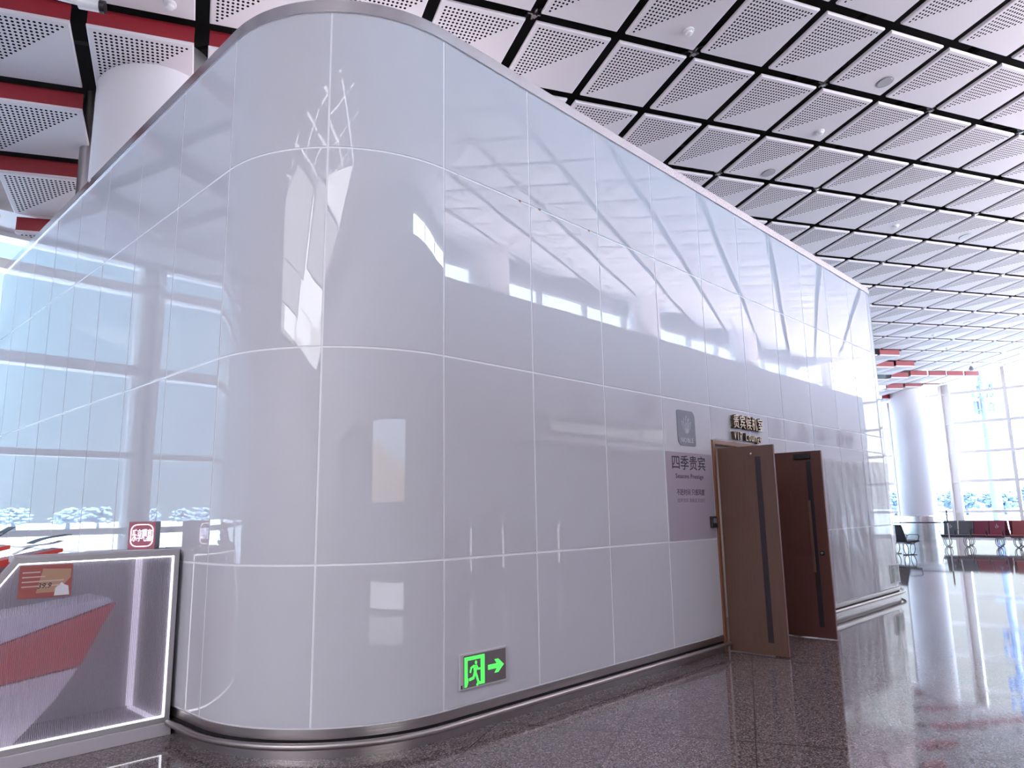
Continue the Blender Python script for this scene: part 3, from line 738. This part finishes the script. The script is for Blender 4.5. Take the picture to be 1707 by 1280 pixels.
# poster film
po_ = thing('wall_poster', 'lilac poster film headed 四季贵宾 on the glass beside the open doors', 'poster', (3.46, -0.002, 1.66))
loc(MB().box((3.016, -0.003, 1.212), (3.975, -0.001, 2.13)).build('film_sheet', M['poster'], po_), po_.location)
for n_, body, x, z, wd, h, m in (('heading', '四季贵宾', 3.13, 1.945, 0.69, 0.155, 'ink'), ('subtitle', 'Seasons Prestige', 3.19, 1.84, 0.575, 0.062, 'ink'), ('slogan', '不赶时间 只感风度', 3.195, 1.675, 0.575, 0.068, 'ink'), ('small_print', '四季贵宾 重新定义出行', 3.205, 1.60, 0.565, 0.045, 'ink_grey')):
    mb, _ = text_bm(body, h, 0.0008, wallfn(x, z, -0.003), wd, 1.0, 0.006 if m == 'ink' else 0.0); loc(mb.build(n_, M[m], po_), po_.location)
# card reader
t = thing('card_reader', 'small black card reader on the glass beside the door frame', 'card reader', (3.90, -0.017, 1.386))
MB().box((-0.055, -0.02, -0.062), (0.055, 0.0145, 0.062)).build('case', M['black'], t, bevel=0.008)
MB().box((-0.035, -0.0215, -0.01), (0.035, -0.02, 0.042)).build('screen', M['shop_glass'], t)
# exit signs
M['exit_pale'] = pmat('pale_green_symbol', (0.42, 0.66, 0.50), 0.5)
M['exit_grey'] = pmat('pale_exit_plate', (0.36, 0.38, 0.38), 0.5)
def exit_sign(x, z, wdt, h, label, gm='exit_green', dm='exit_dark'):
    t = thing('exit_sign', label, 'exit sign', (x, -0.001, z), 'running man exit signs')
    sx, sz = wdt/0.482, h/0.24
    def bx(a_, b_): return MB().box((a_[0]*sx, -a_[1], a_[2]*sz), (b_[0]*sx, -b_[1], b_[2]*sz))
    bx((0, 0, 0), (0.482, 0.018, 0.24)).build('frame', M['exit_frame'], t, bevel=0.003)
    bx((0.035, 0.019, 0.012), (0.462, 0.0195, 0.228)).build('face_plate', M[dm], t)
    f = lambda u, v, d_: ((0.035+u)*sx, -0.0198-d_, (0.012+v)*sz)
    mb = MB(); H = 0.216
    def poly(ps): mb.prism(ps, f, 0, 0.0012)
    poly([(0.006, 0.006), (0.028, 0.006), (0.040, 0.03), (0.044, 0.06), (0.036, 0.06), (0.036, 0.18), (0.006, 0.205)])
    poly([(0.006, 0.205), (0.036, 0.18), (0.165, 0.18), (0.165, 0.205)])
    poly([(0.165, 0.205), (0.165, 0.18), (0.165, 0.006), (0.205, 0.006), (0.205, 0.205)]); poly([(0.142, 0.006), (0.165, 0.006), (0.165, 0.022), (0.150, 0.03)])
    mb.build('doorway_symbol', M[gm], t)
    mb = MB()
    cx, cz = 0.118, 0.158; poly_ = lambda ps: mb.prism(ps, f, 0, 0.0014)
    poly_([(cx+0.011*math.cos(k*PI/8), cz+0.013*math.sin(k*PI/8)) for k in range(16)])
    poly_([(0.092, 0.142), (0.128, 0.140), (0.122, 0.085), (0.098, 0.085)])
    for ps, w1 in (([(0.098, 0.138), (0.072, 0.128), (0.062, 0.10)], 0.014), ([(0.124, 0.136), (0.138, 0.112), (0.158, 0.112)], 0.013), ([(0.104, 0.088), (0.092, 0.058), (0.056, 0.052)], 0.019), ([(0.114, 0.088), (0.128, 0.058), (0.142, 0.022), (0.128, 0.006)], 0.017)):
        for a_, b_ in zip(ps[:-1], ps[1:]):
            v = Vector((b_[0]-a_[0], b_[1]-a_[1])).normalized(); nn = Vector((-v.y, v.x))*w1/2; e_ = v*w1*0.3
            poly_([(a_[0]-e_.x+nn.x, a_[1]-e_.y+nn.y), (a_[0]-e_.x-nn.x, a_[1]-e_.y-nn.y), (b_[0]+e_.x-nn.x, b_[1]+e_.y-nn.y), (b_[0]+e_.x+nn.x, b_[1]+e_.y+nn.y)])
    mb.build('running_figure', M[gm], t)
    mb = MB(); mb.prism([(0.240, 0.088), (0.330, 0.088), (0.305, 0.058), (0.345, 0.058), (0.405, 0.105), (0.345, 0.152), (0.305, 0.152), (0.330, 0.122), (0.240, 0.122)], f, 0, 0.0012)
    mb.build('arrow', M[gm], t)
    MB().box((0.008*sx, -0.0195, 0.012*sz), (0.022*sx, -0.018, 0.036*sz)).build('test_button', M['black'], t)
    return t
exit_sign(0.134, 0.290, 0.482, 0.245, 'green running man exit sign low on the glass near the rounded corner')
exit_sign(9.72, 0.255, 0.44, 0.30, 'small green exit sign under plastic film at the far end of the lounge', 'exit_pale', 'exit_grey')
# plastic film over the far panels
for x0, x1, z0, z1, y, lb in ((7.25, 8.83, 0.19, 2.22, -0.030, 'wrinkled clear plastic film over the glass just past the open doors'), (8.86, 10.12, 0.19, 2.25, -0.036, 'greyer clear plastic film over the far end of the glass front')):
    rnd = random.Random(int(x0*10)); ph = [rnd.uniform(0, 6) for _ in range(4)]
    def fn(u, v, x0=x0, x1=x1, z0=z0, z1=z1, y=y, ph=ph):
        wv = 0.003*math.sin(9*u+ph[0]+3*v)+0.002*math.sin(17*v+ph[1]+4*u)+0.0012*math.sin(31*u+5*v+ph[2])
        return (x0+(x1-x0)*u, y+wv, z0+(z1-z0)*v+0.01*math.sin(6*u+ph[3]))
    o = MB().sheet(fn, 40, 48).build('plastic_film', M['film'], smooth=True); tag(o, lb, 'plastic film')

# ------------------------------------------------------------------ columns and posts
def column(x, y, r, z0, z1, label, clad):
    t = thing('round_column', label, 'column', (x, y, z0), 'white round columns')
    MB().lathe((0, 0, 0), [(r, 1.02 if clad else 0), (r, z1-z0)], 64).build('shaft', M['column'], t, smooth=True)
    if clad:
        MB().lathe((0, 0, 0), [(r+0.03, 0.0), (r+0.03, 1.02), (r, 1.05)], 64).build('steel_cladding', M['steel_bright'], t, smooth=True)
    return t
column(-0.548, 4.92, 0.655, 5.402, 7.25, 'thick white round column rising behind the lounge at the upper left', False)
column(33.3, 5.68, 0.76, 0, 7.9, 'far white round column with a steel foot by the glass wall', True)
for k, x in enumerate((10.6, 18.6, 26.6)):
    column(x, -10.3, 0.6, 6.902, 9.6, ('white column on the shop roof nearest the camera, seen mirrored in the glass', 'white column on the shop roof midway, seen mirrored in the glass', 'white column on the shop roof at the far end, seen mirrored in the glass')[k], False)
def post(x, y, r, z0, z1, label):
    t = thing('steel_post', label, 'post', (x, y, z0), 'slim steel posts')
    MB().tube([(0, 0, 0), (0, 0, z1-z0)], r, 20).build('tube', M['steel'], t, smooth=True)
    MB().lathe((0, 0, 0), [(r*1.7, 0), (r*1.7, 0.02), (r*1.05, 0.05)], 20).build('collar', M['steel'], t, smooth=True)
    return t
post(-0.965, 6.1, 0.088, 5.402, 7.15, 'slim steel post rising from the lounge roof beside the near column')
post(34.3, 6.75, 0.09, 0, 6.86, 'slim grey post left of the far column')

# spotlight under the ceiling, top left
t = thing('spotlight', 'white tubular spotlight with a black end under the ceiling at the top left', 'spotlight', (-1.64, 3.78, 6.85))
AX = Vector((0.36, -0.22, -0.02)).normalized()
MB().tube([AX*-0.32+Vector((0, 0, 0.02)), AX*-0.10], 0.028, 14).build('arm', M['white_plastic'], t, smooth=True)
MB().tube([AX*-0.10, AX*0.10], 0.060, 20).build('tube_body', M['white_plastic'], t, smooth=True)
MB().tube([AX*0.10, AX*0.15], 0.066, 20).build('black_end', M['black'], t, smooth=True)
MB().tube([AX*-0.22+Vector((0, 0, 0.02)), AX*-0.22+Vector((0, 0, 0.42))], 0.016, 10).build('hanger', M['white_plastic'], t)
# camera under the far ceiling
p = on_plane(21.4, 9.75)
t = thing('security_camera', 'small white security camera on a stalk under the far ceiling', 'camera', p-Vector((0, 0, 0.01)))
MB().tube([(0, 0, 0.0), (0, 0, -0.28)], 0.03, 10).build('stalk', M['white_plastic'], t)
MB().lathe((0, 0, -0.45), [(0.05, 0), (0.085, 0.05), (0.085, 0.12), (0.03, 0.19)], 18).build('dome', M['grey_fit'], t, smooth=True)

# ------------------------------------------------------------------ massage-chair counter at the lower left
CX1, CY0, CZ = -1.225, 1.597, 1.29
ct = thing('service_counter', 'silver framed counter with a lit fluted clear end panel at the lower left', 'counter', (CX1, CY0, 0))
def cl(o): return loc(o, ct.location)
OUT = [(CX1, 0.09), (CX1, CZ), (-2.262, CZ), (-2.62, 0.79), (-2.62, 0.09)]
def inset(d_):
    return [(CX1-d_, 0.09+d_), (CX1-d_, CZ-d_), (-2.262+d_*0.55, CZ-d_), (-2.62+d_, 0.79-d_*0.55), (-2.62+d_, 0.09+d_)]
def ring(mb, a, b, y0, y1):
    k = len(mb.v); n = len(a)
    for ps in (a, b):
        for y in (y0, y1): mb.v += [(x, y, z) for x, z in ps]
    for i in range(n):
        j = (i+1) % n
        mb.f += [(k+i, k+j, k+2*n+j, k+2*n+i), (k+n+i, k+3*n+i, k+3*n+j, k+n+j), (k+i, k+n+i, k+n+j, k+j), (k+2*n+i, k+2*n+j, k+3*n+j, k+3*n+i)]
    return mb
cl(ring(MB(), OUT, inset(0.035), CY0, CY0+0.05).build('frame', M['counter'], ct))
cl(ring(MB(), inset(0.036), inset(0.044), CY0+0.008, CY0+0.03).build('light_strip', M['led'], ct))
p5 = inset(0.043); cl(MB().prism(p5, lambda a, b, d_: (a, d_, b), CY0+0.012, CY0+0.018).build('fluted_panel', M['fluted'], ct))
cl(MB().box((-2.64, CY0-0.012, 0.0), (CX1+0.012, CY0+0.75, 0.088)).build('base', M['counter_base'], ct, bevel=0.004))
cl(MB().box((CX1-0.03, CY0+0.051, 0.09), (CX1, CY0+0.75, CZ)).build('side_panel', M['counter'], ct))
cl(MB().box((-2.26, CY0+0.052, CZ-0.03), (-1.75, CY0+0.20, CZ+0.012)).box((-1.75, CY0+0.052, CZ-0.03), (CX1+0.02, CY0+0.42, CZ+0.012)).build('counter_top', M['counter_base'], ct))
cl(MB().box((-2.6, CY0+0.70, 0.09), (CX1-0.031, CY0+0.74, CZ-0.04)).build('back_panel', M['counter'], ct))
xz = lambda a, b, d_: (a, d_, b)
M['soft_light'] = pmat('soft_inner_light', (0.8, 0.78, 0.85), 0.5, emit=(0.9, 0.86, 1.0), estr=0.55)
cl(MB().box((CX1-0.07, CY0+0.64, 0.10), (CX1-0.032, CY0+0.69, CZ-0.06)).build('inner_light', M['soft_light'], ct))
cl(MB().box((CX1-0.075, CY0+0.06, 0.089), (CX1-0.032, CY0+0.63, 0.10)).build('inner_light', M['soft_light'], ct))
rp = thing('massage_chair', 'red and white chair shell seen blurred behind the fluted counter panel', 'chair', (-2.1, CY0+0.25, 0.089))
def rl_(o): return loc(o, rp.location)
rl_(MB().prism([(-2.55, 0.66), (-2.20, 0.765), (-1.60, 0.948), (-1.69, 0.78), (-1.80, 0.545), (-2.20, 0.502), (-2.55, 0.47)], xz, CY0+0.10, CY0+0.55).build('red_shell', M['red_plastic'], rp, bevel=0.01))
rl_(MB().prism([(-2.55, 0.465), (-2.20, 0.495), (-1.81, 0.537), (-1.94, 0.345), (-2.16, 0.115), (-2.20, 0.089), (-2.55, 0.089)], xz, CY0+0.10, CY0+0.54).build('white_foot', M['white'], rp, bevel=0.01))
rl_(MB().prism([(-2.55, 0.67), (-2.20, 0.772), (-1.62, 0.952), (-1.66, 0.985), (-2.20, 0.925), (-2.55, 0.90)], xz, CY0+0.10, CY0+0.53).build('seat_pad', M['paper'], rp, bevel=0.01))
# sticker on the fluted panel
st = thing('price_sticker', 'red and tan printed sticker with a handwritten price on the counter panel', 'sticker', (-2.08, CY0+0.011, 1.135))
def sl_(o): return loc(o, st.location)
Y0 = CY0+0.0105
def quad(x0, z0, x1, z1, o): return MB().box((x0, Y0-o-0.0006, z0), (x1, Y0-o, z1))
sl_(quad(-2.232, 1.028, -1.925, 1.238, 0).build('sheet', M['sticker'], st))
sl_(MB().prism([(-2.13, 1.06), (-2.10, 1.215), (-1.935, 1.205), (-1.935, 1.15), (-2.01, 1.06)], lambda a, b, d_: (a, Y0-0.0006-d_, b), 0, 0.0004).build('tan_print', M['sticker_tan'], st))
for k in range(4): sl_(quad(-2.215, 1.19-0.03*k, -2.215+(0.10, 0.13, 0.24, 0.22)[k], 1.198-0.03*k, 0.0012).build('text_line', M['pink'], st))
mb, _ = text_bm('39.9', 0.034, 0.0005, lambda u, v, d_: (-2.125+u+v*0.25, Y0-0.0018-d_, 1.088+v), 0.075); sl_(mb.build('handwritten_price', M['ink'], st))
sl_(MB().prism([(-2.025, 1.036), (-2.02, 1.085), (-2.0, 1.105), (-1.985, 1.12), (-1.97, 1.105), (-1.945, 1.095), (-1.935, 1.036)], lambda a, b, d_: (a, Y0-0.0012-d_, b), 0, 0.0005).build('white_picture', M['paper'], st))
# small light box sign on the counter
sb = thing('light_box_sign', 'small red light box sign with white outlined lettering standing on the counter', 'sign', (-1.42, 1.80, CZ+0.012)); sb.rotation_euler = (0, 0, math.radians(-33))
MB().box((-0.105, -0.0, 0.0), (0.085, 0.14, 0.205)).build('case', M['grey_fit'], sb, bevel=0.004)
MB().box((-0.101, -0.002, 0.004), (0.081, 0.0, 0.201)).build('red_face', M['sign_red'], sb)
mb = MB(); po2 = rrect(-0.088, 0.02, 0.068, 0.185, (0.045,)*4); pi2 = rrect(-0.083, 0.025, 0.063, 0.18, (0.041,)*4); n = len(po2)
for ps in (po2, pi2):
    for y in (-0.006, -0.002): mb.v += [(a_, y, b_) for a_, b_ in ps]
for i in range(n):
    j = (i+1) % n; mb.f += [(i, j, 2*n+j, 2*n+i), (i, n+i, n+j, j), (2*n+i, 2*n+j, 3*n+j, 3*n+i)]
mb.build('outline', M['neon'], sb)
for k, ch in enumerate('乐享吧嘉'):
    mb, _ = text_bm(ch, 0.088, 0.004, lambda u, v, d_: (-0.077+0.0345*k+u, -0.002-d_, 0.06+v), 0.031); mb.build('lettering', M['neon'] if k in (0, 3) else M['neon_blue'], sb)
# leaflets on red racks behind the chamfer
for k, (x, y, z, lb) in enumerate(((-2.18, 1.86, 1.19, 'red sloping leaflet rack nearest the counter top'), (-2.46, 2.02, 1.22, 'red sloping leaflet rack at the left edge of the photo'))):
    t = thing('leaflet_rack', lb, 'rack', (x, y, z), 'red leaflet racks')
    MB().prism([(-0.32, -0.02), (0.24, 0.12), (0.24, 0.145), (-0.32, 0.045)], xz, -0.05, 0.22).build('tray', M['red_plastic'], t, bevel=0.004)
    MB().box((-0.20, 0.05, -z+0.0), (-0.16, 0.09, 0.01)).build('stand', M['counter'], t)
rnd = random.Random(3)
for k, (x, y, z, r1, mt, lb) in enumerate(((-2.10, 1.90, 1.335, 0.26, 'paper', 'white leaflet nearest the counter top on the red rack'), (-2.00, 1.94, 1.400, 0.36, 'paper_dark', 'dark printed leaflet sticking up beside the white one'), (-2.05, 1.92, 1.365, 0.30, 'paper', 'folded pale leaflet under the dark one'),
        (-2.42, 2.09, 1.355, 0.26, 'paper', 'white leaflet on the left red rack'), (-2.30, 2.11, 1.430, 0.36, 'paper_dark', 'dark leaflet on top of the left red rack'), (-2.36, 2.10, 1.390, 0.30, 'paper', 'pale leaflet furthest left on the rack'))):
    o = MB().sheet(lambda u, v: (0.24*(u-0.5), 0.17*(v-0.5), 0.02*math.sin(3*u+k)), 8, 2).build('leaflet', M[mt]); o.location = (x, y, z); o.rotation_euler = (0.0, -r1, 0.25*rnd.uniform(-1, 1))
    so_ = o.modifiers.new('thick', 'SOLIDIFY'); so_.thickness = 0.004
    tag(o, lb, 'leaflet', 'leaflets on the red racks')

# ------------------------------------------------------------------ waiting area by the east glass
def bench_parts(t, cols, icons=()):
    n = len(cols); pit = 0.49
    for k, m in enumerate(cols):
        y = -(k+0.5)*pit; hw = 0.225
        prof = [(0.20, 0.41), (0.235, 0.40), (0.37, 0.86), (0.385, 0.915), (0.365, 0.935), (0.33, 0.90), (0.19, 0.46)]
        b_ = MB().prism(prof, lambda a, b, d_: (a, d_, b), y-hw, y+hw).build('seat_back', M[m], t, bevel=0.008)
        MB().prism([(-0.27, 0.395), (-0.28, 0.425), (-0.22, 0.455), (0.20, 0.42), (0.22, 0.385), (-0.1, 0.375)], lambda a, b, d_: (a, d_, b), y-hw, y+hw).build('seat_pan', M[m], t, bevel=0.008)
        if k in icons:
            mb = MB(); f = lambda u, v, d_: (0.268+v*0.29-0.012-d_, y-u, 0.70+v)
            mb.prism([(0.012*math.cos(q*PI/6), 0.095+0.012*math.sin(q*PI/6)) for q in range(12)], f, 0, 0.002)
            for ps in ([(0, 0.08), (0.0, 0.035), (0.035, 0.035), (0.052, 0.0)],): 
                for a_, b2 in zip(ps[:-1], ps[1:]):
                    v_ = Vector((b2[0]-a_[0], b2[1]-a_[1])).normalized(); nn = Vector((-v_.y, v_.x))*0.007
                    mb.prism([(a_[0]+nn.x, a_[1]+nn.y), (a_[0]-nn.x, a_[1]-nn.y), (b2[0]-nn.x, b2[1]-nn.y), (b2[0]+nn.x, b2[1]+nn.y)], f, 0, 0.002)
            w_pts = [(-0.005+0.036*math.cos(q), 0.012+0.036*math.sin(q)) for q in [2.2+0.35*z for z in range(12)]]
            for a_, b2 in zip(w_pts[:-1], w_pts[1:]):
                v_ = Vector((b2[0]-a_[0], b2[1]-a_[1])).normalized(); nn = Vector((-v_.y, v_.x))*0.005
                mb.prism([(a_[0]+nn.x, a_[1]+nn.y), (a_[0]-nn.x, a_[1]-nn.y), (b2[0]-nn.x, b2[1]-nn.y), (b2[0]+nn.x, b2[1]+nn.y)], f, 0, 0.002)
            i_ = mb.build('wheelchair_symbol', M['plaque_line'], b_)
    MB().bar((0.0, 0.0, 0.35), (0.0, -n*pit, 0.35), 0.07, 0.045).build('beam', M['chrome'], t)
    for k in range(n+1):
        y = -k*pit
        MB().tube([(0.24, y, 0.60), (0.10, y, 0.63), (-0.20, y, 0.62), (-0.255, y, 0.57), (-0.20, y, 0.45), (-0.05, y, 0.36)], 0.012, 8).build('armrest', M['seat_black'], t, smooth=True)
    for y in ((-0.35*pit, -1.65*pit, -(n-0.35)*pit) if n > 2 else (-0.5*pit,)):
        for s in (-1, 1):
            mb = MB(); mb.tube([(s*(0.10+0.05*math.sin(PI*q/16)**2), y+0.10*math.sin(2*PI*q/16), 0.185-0.17*math.cos(2*PI*q/16)) for q in range(17)], 0.013, 8, False)
            mb.tube([(0, y, 0.345), (s*0.06, y, 0.352), (s*0.105, y, 0.352)], 0.014, 8)
            mb.build('leg', M['chrome'], t, smooth=True)
        MB().tube([(-0.26, y, 0.013), (0.26, y, 0.013)], 0.013, 8).build('foot_bar', M['chrome'], t, smooth=True)
def bench(x, y, rz, cols, label, icons=()):
    t = thing('waiting_bench', label, 'bench', (x, y, 0), 'waiting benches'); t.rotation_euler = (0, 0, rz); bench_parts(t, cols, icons); return t
bench(27.3, 3.42, 0, ['seat_grey', 'seat_grey', 'seat_red', 'seat_red'], 'bench of two grey and two maroon seats with a wheelchair symbol, facing the lounge', (0, 3))
bench(28.25, 0.92, PI, ['seat_red', 'seat_red', 'seat_red', 'seat_grey'], 'bench back to back behind the grey and maroon seats')
bench(27.25, 1.25, 0, ['seat_brick', 'seat_brick', 'seat_red', 'seat_red'], 'brick red bench at the right edge of the photo')
bench(28.25, -1.25, PI, ['seat_red', 'seat_red', 'seat_red', 'seat_red'], 'maroon bench back to back behind the brick red one')
bench(21.62, 2.87, math.radians(148), ['seat_black', 'seat_black', 'seat_black'], 'black seat showing its side beyond the end of the lounge')
# glass barrier
t = thing('glass_barrier', 'clear glass barrier with a dark handrail in front of the far column', 'barrier', (26.8, 3.07, 0))
MB().tube([(0, 0, 0), (0, 0, 0.86)], 0.022, 12).build('post', M['white_plastic'], t, smooth=True)
MB().tube([(0, 0, 0.86), (0, 0, 1.33)], 0.024, 12).build('post_top', M['dark_steel'], t, smooth=True)
MB().lathe((0, 0, 0), [(0.09, 0), (0.09, 0.012), (0.035, 0.03)], 16).build('foot_plate', M['steel'], t)
MB().tube([(0, 0, 0.876), (0, 5.0, 0.876)], 0.022, 12).build('handrail', M['dark_steel'], t, smooth=True)
MB().box((-0.006, 0.06, 0.05), (0.006, 4.95, 0.85)).build('glass_pane', M['pane'], t)
MB().tube([(0, 5.0, 0), (0, 5.0, 0.9)], 0.028, 12).build('post', M['dark_steel'], t, smooth=True)

# ------------------------------------------------------------------ outside: mast and trees
t = thing('telecom_mast', 'tall grey telecom mast with antenna clusters beyond the east glass', 'mast', (90, 12.92, -0.4))
MB().tube([(0, 0, 0), (0, 0, 9), (0, 0, 22)], [0.55, 0.40, 0.24], 16).build('tower_tube', M['tower'], t, smooth=True)
rnd = random.Random(5)
for z, rr, n in ((9.0, 1.25, 5), (12.2, 0.85, 8), (14.0, 0.95, 9), (15.2, 1.35, 8), (17.2, 0.9, 8), (19.2, 0.9, 6)):
    mb = MB(); mb.tube([(rr*math.cos(q*PI/8), rr*math.sin(q*PI/8), z) for q in range(17)], 0.045, 6, False)
    for q in range(4): mb.bar((0, 0, z), (rr*math.cos(q*PI/2+0.4), rr*math.sin(q*PI/2+0.4), z), 0.07)
    mb.build('platform_ring', M['tower'], t)
    if rr > 1.2: continue
    for q in range(n):
        a_ = 2*PI*q/n+rnd.uniform(-0.2, 0.2); h_ = rnd.uniform(0.8, 1.5); x, y = rr*math.cos(a_), rr*math.sin(a_)
        MB().box((x-0.12, y-0.12, z-0.4), (x+0.12, y+0.12, z-0.4+h_)).build('antenna', M['tower'], t)
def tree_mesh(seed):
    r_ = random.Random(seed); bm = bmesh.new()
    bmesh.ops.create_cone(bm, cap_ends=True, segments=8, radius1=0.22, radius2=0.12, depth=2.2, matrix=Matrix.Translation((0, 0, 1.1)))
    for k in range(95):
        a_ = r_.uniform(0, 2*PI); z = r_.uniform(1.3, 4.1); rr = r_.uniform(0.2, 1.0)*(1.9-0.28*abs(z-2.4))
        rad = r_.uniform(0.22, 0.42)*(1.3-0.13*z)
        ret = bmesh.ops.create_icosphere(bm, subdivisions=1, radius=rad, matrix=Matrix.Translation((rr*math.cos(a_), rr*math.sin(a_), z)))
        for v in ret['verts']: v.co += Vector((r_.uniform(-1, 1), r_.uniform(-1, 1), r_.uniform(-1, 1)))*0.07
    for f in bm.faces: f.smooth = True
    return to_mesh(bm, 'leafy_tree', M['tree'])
TM = [tree_mesh(k) for k in range(4)]
rnd = random.Random(11)
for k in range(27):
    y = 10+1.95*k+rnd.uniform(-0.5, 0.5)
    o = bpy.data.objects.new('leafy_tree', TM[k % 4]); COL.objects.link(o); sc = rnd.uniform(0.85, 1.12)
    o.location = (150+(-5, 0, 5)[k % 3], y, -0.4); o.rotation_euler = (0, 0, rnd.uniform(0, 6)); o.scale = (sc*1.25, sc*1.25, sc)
    tag(o, 'haze-tinted leafy tree in the distant row beyond the east glass wall', 'tree', 'distant trees beyond the east glass')
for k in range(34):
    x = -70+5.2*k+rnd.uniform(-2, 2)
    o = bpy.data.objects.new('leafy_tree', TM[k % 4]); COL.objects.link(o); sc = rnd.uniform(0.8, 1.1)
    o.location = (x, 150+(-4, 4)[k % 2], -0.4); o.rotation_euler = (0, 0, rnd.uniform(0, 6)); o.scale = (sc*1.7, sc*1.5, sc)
    tag(o, 'haze-tinted leafy tree across the apron, mirrored low in the left glass wall', 'tree', 'distant trees across the apron')

# ------------------------------------------------------------------ the side of the hall that the glass mirrors
sbd = thing('shop_sign', 'grey shop signboard 便利店 CONVENIENCE STORE mirrored in the glass front', 'sign', (13.6, YS, 3.76))
def sgl(o): return loc(o, sbd.location)
sgl(MB().box((10.5, YS, 3.46), (16.7, YS+0.08, 4.08)).build('board', M['signboard'], sbd, bevel=0.01))
sgl(MB().box((10.5, YS, 3.36), (16.7, YS+0.14, 3.44)).build('light_strip', pmat('soft_sign_strip', (0.8, 0.8, 0.8), 0.5, emit=(1, 1, 1), estr=0.2), sbd))
for nm, body, x1, wd, h, z in (('chinese_lettering', '便利店', 16.45, 1.35, 0.42, 3.57), ('english_lettering', 'CONVENIENCE STORE', 14.85, 4.0, 0.25, 3.62)):
    mb, _ = text_bm(body, h, 0.03, lambda u, v, d_: (x1-u, YS+0.08+d_, z+v), wd); sgl(mb.build(nm, M['letter_white'], sbd))
for k, (x, lb) in enumerate(((12.15, 'round grey wall fitting nearest the camera end of the shop wall'), (15.5, 'round grey wall fitting above the signboard'), (19.85, 'round grey wall fitting just past the signboard'), (24.9, 'round grey wall fitting first of the two middle ones'), (27.65, 'round grey wall fitting second of the two middle ones'), (29.6, 'round grey wall fitting third from the far end'), (32.1, 'round grey wall fitting second from the far end'), (33.3, 'round grey wall fitting nearest the far end of the wall'))):
    t = thing('wall_fitting', lb+', mirrored in the glass', 'wall fitting', (x, YS+0.001, 4.68), 'round fittings on the shop wall')
    o = MB().lathe((0, 0, 0), [(0.40, 0), (0.42, 0.05), (0.30, 0.14)], 28).build('dish', M['grey_fit'], t, smooth=True); o.rotation_euler = (-PI/2, 0, 0)
    o = MB().lathe((0, 0, 0.141), [(0.16, 0), (0.14, 0.03), (0.05, 0.05)], 20).build('centre', M['black'], t, smooth=True); o.rotation_euler = (-PI/2, 0, 0)
dc = thing('display_counter', 'dark display counter with upright light strips before the shop wall, mirrored in the glass', 'counter', (8.7, -7.9, 0))
MB().box((-1.5, -0.35, 0.08), (1.45, 0.35, 1.22)).build('body', M['signboard'], dc, bevel=0.01)
MB().box((-1.45, -0.30, 0.0), (1.40, 0.30, 0.08)).build('plinth', M['black'], dc)
MB().box((-1.55, -0.40, 1.22), (1.50, 0.40, 1.26)).build('top', M['counter_base'], dc, bevel=0.005)
for x in (-1.46, -0.46, 1.41): MB().box((x-0.02, 0.351, 0.30), (x+0.02, 0.37, 1.20)).build('light_strip', M['led'], dc)
# tall advertising light box, mirrored in the rounded corner
ad = thing('advertising_board', 'tall lit advertising board mirrored as a narrow strip in the rounded corner', 'advertising board', (-1.15, -6.6, 0))
MB().box((-1.72, -0.18, 0), (1.60, 0.0, 3.12)).build('frame', M['grey_fit'], ad, bevel=0.01)
MB().box((-1.66, 0.001, 1.72), (1.54, 0.012, 3.06)).build('picture_panel', M['picture'], ad)
MB().box((-1.66, 0.001, 0.50), (1.54, 0.012, 1.70)).build('lower_panel', M['signboard'], ad)
for x in (-1.1, 0.35): MB().prism([(x-0.42, 0.52), (x-0.42, 1.0)]+[(x+0.42*math.cos(PI-q*PI/10), 1.0+0.42*math.sin(PI-q*PI/10)) for q in range(11)]+[(x+0.42, 0.52)], lambda a, b, d_: (a, 0.013+d_, b), 0, 0.004).build('arch_print', M['paper'], ad)
MB().box((-1.66, 0.001, 0.06), (1.54, 0.014, 0.46)).build('caption_panel', pmat('lit_white_panel', (0.8, 0.8, 0.82), 0.4, emit=(0.9, 0.92, 1.0), estr=3.0), ad)
